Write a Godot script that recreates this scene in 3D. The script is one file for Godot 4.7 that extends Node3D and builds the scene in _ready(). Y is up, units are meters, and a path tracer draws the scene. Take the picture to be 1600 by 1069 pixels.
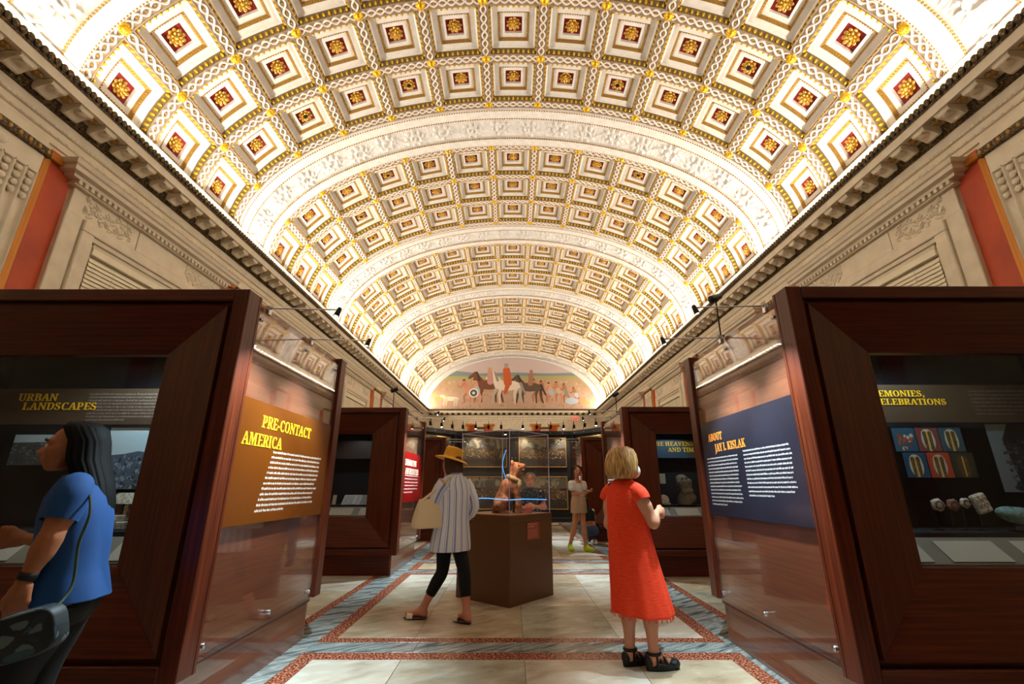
extends Node3D
# A barrel-vaulted museum gallery: metres, y up, the camera looks down -z.

const EYE := Vector3(-0.025, 1.25, 0.0)
const FOCAL := 711.1          # pixels of the 1600 x 1069 frame
const PITCH := 0.30957        # radians, upwards

var M := {}                   # materials by name
var taken := {}               # names in use
var rng := RandomNumberGenerator.new()

# ------------------------------------------------------------------ mesh building
class MB:
	var v := PackedVector3Array()
	var n := PackedVector3Array()
	var u := PackedVector2Array()
	var ix := PackedInt32Array()

	func vert(p: Vector3, nn: Vector3, uv := Vector2.ZERO) -> int:
		v.append(p); n.append(nn); u.append(uv)
		return v.size() - 1

	# counter-clockwise seen from outside
	func tri(a: Vector3, b: Vector3, c: Vector3, ua := Vector2.ZERO, ub := Vector2.ZERO, uc := Vector2.ZERO) -> void:
		var nn := (b - a).cross(c - a)
		if nn.length_squared() < 1e-18:
			return
		nn = nn.normalized()
		var k := v.size()
		vert(a, nn, ua); vert(b, nn, ub); vert(c, nn, uc)
		ix.append_array(PackedInt32Array([k, k + 2, k + 1]))

	func quad(a: Vector3, b: Vector3, c: Vector3, d: Vector3, uvs := false) -> void:
		var nn := (c - a).cross(d - b)
		if nn.length_squared() < 1e-18:
			return
		nn = nn.normalized()
		var k := v.size()
		if uvs:
			vert(a, nn, Vector2(0, 1)); vert(b, nn, Vector2(1, 1)); vert(c, nn, Vector2(1, 0)); vert(d, nn, Vector2(0, 0))
		else:
			vert(a, nn); vert(b, nn); vert(c, nn); vert(d, nn)
		ix.append_array(PackedInt32Array([k, k + 2, k + 1, k, k + 3, k + 2]))

	# a quad turned so that it faces away from (sign 1) or towards (sign -1) the point q
	func oquad(a: Vector3, b: Vector3, c: Vector3, d: Vector3, q: Vector3, s := 1.0) -> void:
		var nn := (c - a).cross(d - b)
		if nn.dot((a + b + c + d) * 0.25 - q) * s >= 0.0:
			quad(a, b, c, d)
		else:
			quad(d, c, b, a)

	func otri(a: Vector3, b: Vector3, c: Vector3, q: Vector3) -> void:
		if (b - a).cross(c - a).dot((a + b + c) / 3.0 - q) >= 0.0:
			tri(a, b, c)
		else:
			tri(a, c, b)

	func box(lo: Vector3, hi: Vector3, bev := 0.0) -> void:
		var c := (lo + hi) * 0.5
		var h := (hi - lo).abs() * 0.5
		var b := minf(bev, minf(h.x, minf(h.y, h.z)) * 0.45)
		var corner := func(sx: float, sy: float, sz: float, ax: int) -> Vector3:
			var i := h - Vector3(b, b, b)
			i[ax] = h[ax]
			return c + Vector3(sx * i.x, sy * i.y, sz * i.z)
		for ax in 3:
			for s in [-1.0, 1.0]:
				var p := []
				for q in [[-1, -1], [1, -1], [1, 1], [-1, 1]]:
					var sg := [0.0, 0.0, 0.0]
					sg[ax] = s
					sg[(ax + 1) % 3] = float(q[0])
					sg[(ax + 2) % 3] = float(q[1])
					p.append(corner.call(sg[0], sg[1], sg[2], ax))
				oquad(p[0], p[1], p[2], p[3], c)
		if b <= 0.0:
			return
		for ax in 3:                      # twelve edges, then eight corners
			var a1 := (ax + 1) % 3
			var a2 := (ax + 2) % 3
			for s1 in [-1.0, 1.0]:
				for s2 in [-1.0, 1.0]:
					var e := []
					for w in [[-1.0, a1], [1.0, a1], [1.0, a2], [-1.0, a2]]:
						var sg := [0.0, 0.0, 0.0]
						sg[ax] = w[0]; sg[a1] = s1; sg[a2] = s2
						e.append(corner.call(sg[0], sg[1], sg[2], w[1]))
					oquad(e[0], e[1], e[2], e[3], c)
		for sx in [-1.0, 1.0]:
			for sy in [-1.0, 1.0]:
				for sz in [-1.0, 1.0]:
					otri(corner.call(sx, sy, sz, 0), corner.call(sx, sy, sz, 1), corner.call(sx, sy, sz, 2), c)

	# a convex solid between two polygons with the same number of corners
	func prism(a: PackedVector3Array, b: PackedVector3Array) -> void:
		var c := Vector3.ZERO
		for p in a: c += p
		for p in b: c += p
		c /= float(a.size() + b.size())
		for i in a.size():
			var j := (i + 1) % a.size()
			oquad(a[i], a[j], b[j], b[i], c)
		for i in range(1, a.size() - 1):
			otri(a[0], a[i], a[i + 1], c)
			otri(b[0], b[i], b[i + 1], c)

	# rows of points as one smooth skin; face: 0 turns it outwards by itself, 1 / -1 as given
	func grid(rows: Array, wrap := false, face := 0, us := 1.0, vs := 1.0) -> void:
		var R := rows.size()
		var C: int = rows[0].size()
		var k := v.size()
		var mid := Vector3.ZERO
		for r in rows:
			for p in r:
				mid += p
		mid /= float(R * C)
		var nn := PackedVector3Array()
		nn.resize(R * C)
		var cc := C if wrap else C - 1
		var sgn := 0.0
		for i in R - 1:
			for j in cc:
				var j2 := (j + 1) % C
				var a: Vector3 = rows[i][j]
				var b: Vector3 = rows[i][j2]
				var c: Vector3 = rows[i + 1][j2]
				var d: Vector3 = rows[i + 1][j]
				var f := (c - a).cross(d - b)
				sgn += f.dot((a + c) * 0.5 - mid)
				nn[i * C + j] += f; nn[i * C + j2] += f
				nn[(i + 1) * C + j] += f; nn[(i + 1) * C + j2] += f
		var flip := sgn < 0.0 if face == 0 else face < 0
		for i in R:
			for j in C:
				var q := nn[i * C + j].normalized()
				vert(rows[i][j], -q if flip else q, Vector2(us * j / float(C if wrap else C - 1), vs * i / float(R - 1)))
		for i in R - 1:
			for j in cc:
				var j2 := (j + 1) % C
				var a := k + i * C + j
				var b := k + i * C + j2
				var c := k + (i + 1) * C + j2
				var d := k + (i + 1) * C + j
				if flip:
					ix.append_array(PackedInt32Array([a, b, c, a, c, d]))
				else:
					ix.append_array(PackedInt32Array([a, c, b, a, d, c]))

	func lathe(prof: Array, seg := 20, xf := Transform3D()) -> void:
		var rows := []
		for p in prof:
			var r := PackedVector3Array()
			for j in seg + 1:
				var t := TAU * j / seg
				r.append(xf * Vector3(p[0] * cos(t), p[1], p[0] * sin(t)))
			rows.append(r)
		grid(rows)

	func ell(c: Vector3, r: Vector3, su := 10, sv := 6, bas := Basis()) -> void:
		var rows := []
		for i in sv + 1:
			var p := PI * i / sv
			var row := PackedVector3Array()
			for j in su + 1:
				var t := TAU * j / su
				row.append(c + bas * Vector3(r.x * sin(p) * cos(t), r.y * cos(p), r.z * sin(p) * sin(t)))
			rows.append(row)
		grid(rows)

	# a tube through points; radius a number or one for each point
	func tube(path: Array, rad, seg := 8, caps := true) -> void:
		var rows := []
		var up := Vector3.UP
		var N := path.size()
		for i in N:
			var d: Vector3 = (path[mini(i + 1, N - 1)] - path[maxi(i - 1, 0)]).normalized()
			if absf(d.dot(up)) > 0.98:
				up = Vector3(1, 0, 0.1).normalized()
			var sx := d.cross(up).normalized()
			var sy := sx.cross(d).normalized()
			up = sy
			var r: float = rad[i] if rad is Array else rad
			var row := PackedVector3Array()
			for j in seg + 1:
				var t := TAU * j / seg
				row.append(path[i] + (sx * cos(t) + sy * sin(t)) * r)
			rows.append(row)
		if caps:
			var a := PackedVector3Array()
			var b := PackedVector3Array()
			for j in seg + 1:
				a.append(path[0])
				b.append(path[N - 1])
			rows.push_front(a)
			rows.append(b)
		grid(rows)

	# an open profile (x, y) drawn along z, flat facets; inside is the point the faces turn to
	func drawn(prof: Array, z0: float, z1: float, q: Vector2) -> void:
		for i in prof.size() - 1:
			var a: Vector2 = prof[i]
			var b: Vector2 = prof[i + 1]
			var zm := (z0 + z1) * 0.5
			oquad(Vector3(a.x, a.y, z0), Vector3(b.x, b.y, z0), Vector3(b.x, b.y, z1), Vector3(a.x, a.y, z1), Vector3(q.x, q.y, zm), -1.0)

	func add(o: MB, xf := Transform3D()) -> void:
		var k := v.size()
		for i in o.v.size():
			v.append(xf * o.v[i])
			n.append((xf.basis * o.n[i]).normalized())
		u.append_array(o.u)
		var mirrored := xf.basis.determinant() < 0.0
		for i in range(0, o.ix.size(), 3):
			if mirrored:
				ix.append_array(PackedInt32Array([k + o.ix[i], k + o.ix[i + 2], k + o.ix[i + 1]]))
			else:
				ix.append_array(PackedInt32Array([k + o.ix[i], k + o.ix[i + 1], k + o.ix[i + 2]]))

	func to(m: ArrayMesh, mat: Material) -> void:
		if v.is_empty():
			return
		var a := []
		a.resize(Mesh.ARRAY_MAX)
		a[Mesh.ARRAY_VERTEX] = v
		a[Mesh.ARRAY_NORMAL] = n
		a[Mesh.ARRAY_TEX_UV] = u
		a[Mesh.ARRAY_INDEX] = ix
		m.add_surface_from_arrays(Mesh.PRIMITIVE_TRIANGLES, a)
		m.surface_set_material(m.get_surface_count() - 1, mat)

	func mesh(mat: Material) -> ArrayMesh:
		var m := ArrayMesh.new()
		to(m, mat)
		return m

# ------------------------------------------------------------------ scene tree helpers
func numbered(called: String) -> String:
	if not taken.has(called):
		taken[called] = 0
		return called
	taken[called] += 1
	return "%s_%03d" % [called, taken[called]]

func tag(o: Node, label: String, category: String, group := "", kind := "") -> Node:
	if label: o.set_meta("label", label)
	if category: o.set_meta("category", category)
	if group: o.set_meta("group", group)
	if kind: o.set_meta("kind", kind)
	return o

func thing(called: String, label: String, category: String, at := Vector3.ZERO, turn := 0.0, group := "") -> Node3D:
	var o := Node3D.new()
	o.name = numbered(called)
	add_child(o)
	o.position = at
	o.rotation.y = turn
	tag(o, label, category, group)
	return o

func struct(called: String, label := "") -> Node3D:
	var o := Node3D.new()
	o.name = numbered(called)
	add_child(o)
	o.set_meta("kind", "structure")
	if label: o.set_meta("label", label)
	return o

# one named mesh under a thing, a part or (as a thing of one mesh) the root
func put(parent: Node, called: String, m: Mesh, xf := Transform3D(), label := "") -> MeshInstance3D:
	var o := MeshInstance3D.new()
	o.name = numbered(called) if parent == self else called
	o.mesh = m
	o.transform = xf
	parent.add_child(o, true)
	if label: o.set_meta("label", label)
	return o

func boxed(parent: Node, called: String, mat: Material, lo: Vector3, hi: Vector3, bev := 0.004, label := "") -> MeshInstance3D:
	var b := MB.new()
	b.box(lo, hi, bev)
	return put(parent, called, b.mesh(mat), Transform3D(), label)

# the point at a pixel of the photograph, at a given distance along -z
func px(x: float, y: float, depth: float) -> Vector3:
	var a := (x - 799.0) / FOCAL
	var b := (534.5 - y) / FOCAL
	var r := Vector3(a, b * cos(PITCH) + sin(PITCH), -(cos(PITCH) - b * sin(PITCH)))
	return EYE + r * (depth / -r.z)

# ------------------------------------------------------------------ materials
func mat(called: String, c: Color, rough := 0.6, metal := 0.0, spec := 0.5) -> StandardMaterial3D:
	var m := StandardMaterial3D.new()
	m.resource_name = called
	m.albedo_color = c
	m.roughness = rough
	m.metallic = metal
	m.metallic_specular = spec
	M[called] = m
	return m

func noise_tex(seed_: int, freq: float, ramp: Array, size := 512, octaves := 4, stretch := Vector2(1, 1), warp := 0.0, turn := 0.0) -> ImageTexture:
	var ct := cos(turn)
	var sn := sin(turn)
	var kx := Vector2(ct * stretch.x, sn * stretch.y) * size       # one repeat to the side, one down
	var ky := Vector2(-sn * stretch.x, ct * stretch.y) * size
	var f := FastNoiseLite.new()
	f.seed = seed_
	f.noise_type = FastNoiseLite.TYPE_SIMPLEX_SMOOTH
	f.frequency = freq
	f.fractal_octaves = octaves
	if warp > 0.0:
		f.domain_warp_enabled = true
		f.domain_warp_amplitude = warp
		f.domain_warp_frequency = freq * 1.5
	var g := Gradient.new()
	g.offsets = PackedFloat32Array()
	g.colors = PackedColorArray()
	var offs := PackedFloat32Array()
	var cols := PackedColorArray()
	for r in ramp:
		offs.append(r[0])
		cols.append(r[1])
	g.offsets = offs
	g.colors = cols
	# sampled on a torus-like blend so that it repeats without a seam
	var im := Image.create(size, size, false, Image.FORMAT_RGB8)
	for y in size:
		for x in size:
			var X := (x * ct - y * sn) * stretch.x
			var Y := (x * sn + y * ct) * stretch.y
			var w := float(x) / size
			var h := float(y) / size
			var fx := smoothstep(0.8, 1.0, w)
			var fy := smoothstep(0.8, 1.0, h)
			var a := f.get_noise_2d(X, Y)
			if fx > 0.0:
				a = lerpf(a, f.get_noise_2d(X - kx.x, Y - kx.y), fx)
			if fy > 0.0:
				var b := f.get_noise_2d(X - ky.x, Y - ky.y)
				if fx > 0.0:
					b = lerpf(b, f.get_noise_2d(X - kx.x - ky.x, Y - kx.y - ky.y), fx)
				a = lerpf(a, b, fy)
			im.set_pixel(x, y, g.sample(clampf(a * 0.75 + 0.5, 0, 1)))
	return ImageTexture.create_from_image(im)

func triplanar(m: StandardMaterial3D, tex: Texture2D, scale: Vector3, world := true) -> StandardMaterial3D:
	m.albedo_texture = tex
	m.uv1_triplanar = true
	m.uv1_world_triplanar = world
	m.uv1_scale = scale
	m.uv1_triplanar_sharpness = 4.0
	return m

func make_materials() -> void:
	var W := Color(1, 1, 1)
	var plaster := noise_tex(3, 0.02, [[0.0, Color(0.93, 0.92, 0.90)], [1.0, W]], 256)
	triplanar(mat("plaster", Color(0.93, 0.915, 0.895), 0.55), plaster, Vector3(1, 1, 1))
	triplanar(mat("cream", Color(0.90, 0.85, 0.755), 0.55), plaster, Vector3(0.7, 0.7, 0.7))
	mat("gold", Color(0.82, 0.65, 0.30), 0.32, 0.85)
	mat("bright_gold", Color(0.88, 0.70, 0.17), 0.36, 0.7)
	mat("old_gold", Color(0.66, 0.51, 0.24), 0.5, 0.45)
	mat("moulding_ground", Color(0.44, 0.37, 0.22), 0.6)
	mat("rib_ground", Color(0.60, 0.52, 0.42), 0.6)
	mat("strand", Color(0.94, 0.89, 0.85), 0.5)
	mat("crimson", Color(0.52, 0.05, 0.05), 0.6)
	mat("hollow", Color(0.03, 0.025, 0.02), 0.9)
	var dark := noise_tex(8, 0.06, [[0.25, Color(0.22, 0.18, 0.11)], [0.6, Color(0.33, 0.27, 0.16)], [0.8, Color(0.60, 0.45, 0.18)]], 256, 3)
	triplanar(mat("leaf_band", W, 0.6, 0.2), dark, Vector3(2, 2, 2))
	var terra := noise_tex(9, 0.012, [[0.2, Color(0.68, 0.23, 0.035)], [0.8, Color(0.77, 0.29, 0.05)]], 256)
	triplanar(mat("terracotta", W, 0.55), terra, Vector3(0.5, 0.5, 0.5))
	# stained mahogany: grain lying, grain standing
	var ramp := [[0.1, Color(0.26, 0.082, 0.020)], [0.45, Color(0.31, 0.108, 0.030)], [0.62, Color(0.345, 0.128, 0.038)], [0.9, Color(0.395, 0.162, 0.054)]]
	var grain := noise_tex(21, 0.006, ramp, 512, 5, Vector2(1.0, 16.0), 14.0)
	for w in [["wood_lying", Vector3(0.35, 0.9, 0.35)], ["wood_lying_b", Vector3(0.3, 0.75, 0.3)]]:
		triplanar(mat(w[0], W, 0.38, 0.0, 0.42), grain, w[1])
	var up := noise_tex(22, 0.006, ramp, 512, 5, Vector2(16.0, 1.0), 14.0)
	triplanar(mat("wood_standing", W, 0.38, 0.0, 0.42), up, Vector3(0.9, 0.35, 0.9))
	var lit_grain := noise_tex(23, 0.006, [[0.1, Color(0.39, 0.19, 0.10)], [0.5, Color(0.44, 0.23, 0.125)], [0.9, Color(0.49, 0.27, 0.155)]], 512, 5, Vector2(1.0, 16.0), 14.0)  # lighter ramp puts the lamplight on the backing boards into their colour
	M.wood_lying_b.albedo_texture = lit_grain
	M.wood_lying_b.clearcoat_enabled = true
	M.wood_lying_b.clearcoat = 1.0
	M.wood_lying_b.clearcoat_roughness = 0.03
	# stones of the floor
	var pale := [[0.1, Color(0.66, 0.61, 0.53)], [0.35, Color(0.73, 0.685, 0.61)], [0.6, Color(0.75, 0.71, 0.64)], [0.9, Color(0.81, 0.785, 0.73)]]
	var st := noise_tex(31, 0.012, pale, 512, 5, Vector2(0.45, 0.9), 30.0, 0.4)
	for i in 3:
		var m := triplanar(mat("marble_%d" % i, [Color(1, 1, 1), Color(0.92, 0.87, 0.80), Color(0.88, 0.90, 0.88)][i], 0.24), st, Vector3(0.8, 0.8, 0.8) * (1.0 + 0.13 * i))
		m.uv1_offset = Vector3(0.37 * i, 0, 0.61 * i)
	var vein := noise_tex(33, 0.014, [[0.15, Color(0.30, 0.33, 0.34)], [0.42, Color(0.45, 0.48, 0.48)], [0.55, Color(0.64, 0.66, 0.63)], [0.7, Color(0.46, 0.49, 0.48)], [0.95, Color(0.72, 0.73, 0.69)]], 512, 5, Vector2(0.28, 2.0), 24.0, 0.6)
	triplanar(mat("grey_marble", W, 0.22), vein, Vector3(0.8, 0.8, 0.8))
	var breccia := noise_tex(35, 0.07, [[0.2, Color(0.33, 0.13, 0.09)], [0.45, Color(0.50, 0.24, 0.17)], [0.62, Color(0.62, 0.36, 0.26)], [0.85, Color(0.78, 0.60, 0.48)]], 512, 3, Vector2(1, 1), 10.0)
	triplanar(mat("red_marble", W, 0.25), breccia, Vector3(1.2, 1.2, 1.2))
	mat("joint", Color(0.36, 0.32, 0.27), 0.9)
	# glass, metal and small things
	var g := mat("glass", Color(0.95, 0.97, 1.0, 0.004), 0.02)
	g.transparency = BaseMaterial3D.TRANSPARENCY_ALPHA
	var mg := mat("museum_glass", Color(0.95, 0.97, 1.0, 0.003), 0.02, 0.0, 0.26)
	mg.transparency = BaseMaterial3D.TRANSPARENCY_ALPHA
	mat("chrome", Color(0.8, 0.8, 0.82), 0.18, 1.0)
	mat("black_metal", Color(0.05, 0.05, 0.055), 0.4, 0.3)
	mat("black_paint", Color(0.025, 0.025, 0.028), 0.45)
	mat("case_black", Color(0.022, 0.022, 0.026), 0.8)
	mat("white_paint", Color(0.82, 0.80, 0.76), 0.5)

func glow(called: String, c: Color, e: float) -> StandardMaterial3D:
	var m := mat(called, c, 0.5)
	m.emission_enabled = true
	m.emission = c
	m.emission_energy_multiplier = e
	return m

# ------------------------------------------------------------------ the vault
const VA := 5.18
const VB := 2.92
const VY := 5.80              # springing, world height
const CELL_Z := 1.045
const BAY := 4.36
const BAY_1 := 5.81
var arc_phi := PackedFloat32Array()
var arc_len := 0.0
var cell_t := 1.0             # metres along the arch for one coffer

func make_arc() -> void:
	var n := 4000
	var cum := PackedFloat32Array([0.0])
	var last := Vector2(0, VB)
	for i in range(1, n + 1):
		var p := PI / 2 * i / n
		var q := Vector2(VA * sin(p), VB * cos(p))
		cum.append(cum[i - 1] + last.distance_to(q))
		last = q
	arc_len = cum[n]
	cell_t = arc_len / 6.5
	var k := 0
	for i in 1301:            # phi at every 1/200 of a coffer
		var s := minf(arc_len, cell_t * i / 200.0)
		while k < n and cum[k + 1] < s - 1e-7:
			k += 1
		arc_phi.append(PI / 2 * (k + (s - cum[k]) / maxf(1e-9, cum[mini(k + 1, n)] - cum[k])) / n if k < n else PI / 2)

func phi(t: float) -> float:
	var a := clampf(absf(t) * 200.0, 0.0, 1299.99)
	var i := int(a)
	return signf(t) * lerpf(arc_phi[i], arc_phi[i + 1], a - i)

func vnormal(t: float) -> Vector3:      # out of the room
	var p := phi(t)
	return Vector3(VB * sin(p), VA * cos(p), 0).normalized()

# t counts coffers from the crown, z runs away from the camera, d goes up into the vault
func vp(t: float, z: float, d: float) -> Vector3:
	var p := phi(t)
	var drop := maxf(0.0, absf(t) - 6.5) * cell_t
	return Vector3(VA * sin(p), VY + VB * cos(p) - drop, -z) + vnormal(t) * d

func vframe(t: float, z: float, d: float) -> Transform3D:
	var nn := vnormal(t)
	var tg := Vector3(nn.y, -nn.x, 0)
	return Transform3D(Basis(tg, -nn, Vector3(0, 0, -1)), vp(t, z, d))

func ring(j: int, h: float, d: float) -> PackedVector3Array:
	var r := PackedVector3Array()
	var ht := h / cell_t
	for i in 4: r.append(vp(j - ht + 2 * ht * i / 4.0, -h, d))
	for i in 2: r.append(vp(j + ht, -h + h * i, d))
	for i in 4: r.append(vp(j + ht - 2 * ht * i / 4.0, h, d))
	for i in 2: r.append(vp(j - ht, h - h * i, d))
	r.append(r[0])
	return r

func strip(b: MB, a: PackedVector3Array, c: PackedVector3Array, q: Vector3) -> void:
	for i in a.size() - 1:
		b.oquad(a[i], a[i + 1], c[i + 1], c[i], q, -1.0)

func along_ring(j: int, h: float, d: float, count: int) -> Array:
	var out := []
	var ht := h / cell_t
	for i in count:
		var f := (i + 0.5) / count * 2.0 - 1.0
		out.append([vp(j + f * ht, -h, d), vnormal(j + f * ht), 0])
		out.append([vp(j + f * ht, h, d), vnormal(j + f * ht), 0])
		out.append([vp(j + ht, f * h, d), vnormal(j + ht), 1])
		out.append([vp(j - ht, f * h, d), vnormal(j - ht), 1])
	return out

func make_rosette(hole: bool) -> ArrayMesh:
	var m := ArrayMesh.new()
	var b := MB.new()
	b.lathe([[0.0, 0.0], [0.10, 0.0], [0.095, 0.012], [0.06, 0.02], [0.0, 0.022]], 16)
	for ringn in [[9, 0.092, 0.036, 0.030, 0.018, 0.0], [7, 0.055, 0.028, 0.024, 0.036, 0.3]]:
		for i in ringn[0]:
			var a: float = TAU * (i + ringn[5]) / ringn[0]
			var bas := Basis(Vector3.UP, -a)
			b.ell(bas * Vector3(ringn[1], ringn[4], 0), Vector3(ringn[2], 0.016, ringn[3]), 8, 5, bas * Basis(Vector3(0, 0, 1), 0.35))
	if hole:
		var h := MB.new()
		h.lathe([[0.0, 0.058], [0.034, 0.056], [0.038, 0.045], [0.038, 0.02]], 14)
		b.to(m, M.gold)
		h.to(m, M.hollow)
	else:
		b.lathe([[0.036, 0.03], [0.036, 0.05], [0.026, 0.058], [0.02, 0.05], [0.018, 0.062], [0.0, 0.068]], 14)
		b.to(m, M.gold)
	return m

func make_stud() -> ArrayMesh:
	var b := MB.new()
	b.lathe([[0.078, 0.0], [0.074, 0.012], [0.045, 0.022], [0.042, 0.034], [0.022, 0.042], [0.0, 0.046]], 16)
	for i in 12:
		var a := TAU * i / 12
		b.ell(Vector3(0.062 * cos(a), 0.014, 0.062 * sin(a)), Vector3(0.016, 0.012, 0.014), 6, 4)
	return b.mesh(M.bright_gold)

# the interlaced band: strands, ground and pearls over the points that at(s, w, d) gives
func guilloche(s0: float, s1: float, loops: int, at: Callable, steps := 8) -> ArrayMesh:
	var g := MB.new()
	var w := MB.new()
	var p := MB.new()
	var n := loops * steps
	var rows := []
	for i in loops + 1:
		var s := lerpf(s0, s1, float(i) / loops)
		var r := PackedVector3Array()
		for q in [[-0.086, 0.03], [-0.084, -0.012], [-0.068, -0.012], [-0.064, 0.0], [0.064, 0.0], [0.068, -0.012], [0.084, -0.012], [0.086, 0.03]]:
			r.append(at.call(s, q[0], q[1]))
		rows.append(r)
	for i in rows.size() - 1:
		for k in 7:
			g.oquad(rows[i][k], rows[i][k + 1], rows[i + 1][k + 1], rows[i + 1][k], at.call(lerpf(s0, s1, (i + 0.5) / loops), 0.0, -0.4 if k > 0 and k < 6 else 0.0), -1.0 if k > 0 and k < 6 else 1.0)
	for side in [1.0, -1.0]:
		var l := []
		for i in n + 1:
			var f := float(i) / steps
			var s := lerpf(s0, s1, float(i) / n)
			var c: float = side * 0.046 * cos(PI * (f - 0.5))
			var lift: float = -0.018 - 0.006 * side * cos(PI * f)
			var r := PackedVector3Array()
			r.append(at.call(s, c - 0.0165, 0.002))
			r.append(at.call(s, c - 0.0095, lift))
			r.append(at.call(s, c + 0.0095, lift))
			r.append(at.call(s, c + 0.0165, 0.002))
			l.append(r)
		var k0 := w.v.size()
		w.grid(l, false, 1)
		var mid: Vector3 = at.call(s0, 0.0, -0.5)
		if (mid - w.v[k0 + 1]).dot(w.n[k0 + 1]) < 0.0:      # turn it to the room
			for i in range(k0, w.n.size()):
				w.n[i] = -w.n[i]
			var start := w.ix.size() - n * 3 * 6
			for i in range(start, w.ix.size(), 3):
				var t := w.ix[i + 1]
				w.ix[i + 1] = w.ix[i + 2]
				w.ix[i + 2] = t
	for i in loops:
		var s := lerpf(s0, s1, (i + 0.5) / loops)
		p.ell(at.call(s, 0.0, -0.004), Vector3(0.017, 0.015, 0.017), 6, 4)
	var m := ArrayMesh.new()
	g.to(m, M.rib_ground)
	w.to(m, M.strand)
	p.to(m, M.old_gold)
	return m

func relief_height(s: float, w: float, nz: FastNoiseLite) -> float:
	# scrolling acanthus: a waving stem, a spiral in each bend, leaves thrown off it
	var unit := 0.62
	var k := floorf(s / unit)
	var x := s - (k + 0.5) * unit
	var flip := 1.0 if int(absf(k)) % 2 == 0 else -1.0
	var y := w * flip
	var h := 0.0
	var stem := 0.13 * sin(PI * s / unit)
	h = maxf(h, 0.034 * exp(-pow((w - stem) / 0.022, 2.0)))
	var cx := x - 0.02
	var cy := y - 0.03
	var r := sqrt(cx * cx + cy * cy)
	var th := atan2(cy, cx)
	var spiral := cos(th - r * 46.0)
	h = maxf(h, 0.044 * smoothstep(0.0, 0.9, spiral) * smoothstep(0.17, 0.12, r))
	h = maxf(h, 0.038 * exp(-pow(r / 0.03, 2.0)))
	var petal := cos(th * 9.0 + r * 12.0)
	h = maxf(h, 0.042 * smoothstep(-0.1, 0.7, petal) * smoothstep(0.12, 0.16, r) * smoothstep(0.25, 0.19, r))
	var q := 1.0 - absf(nz.get_noise_2d(s * 55.0 + 9.0 * sin(w * 20.0), w * 70.0)) * 4.0      # leafy filling between the scrolls
	h = maxf(h, 0.013 * smoothstep(0.5, 0.95, q) * smoothstep(0.05, 0.12, r))
	h += 0.008 * nz.get_noise_2d(s * 90.0, w * 90.0) * smoothstep(0.002, 0.012, h)
	return h * smoothstep(0.235, 0.21, absf(w))

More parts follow.
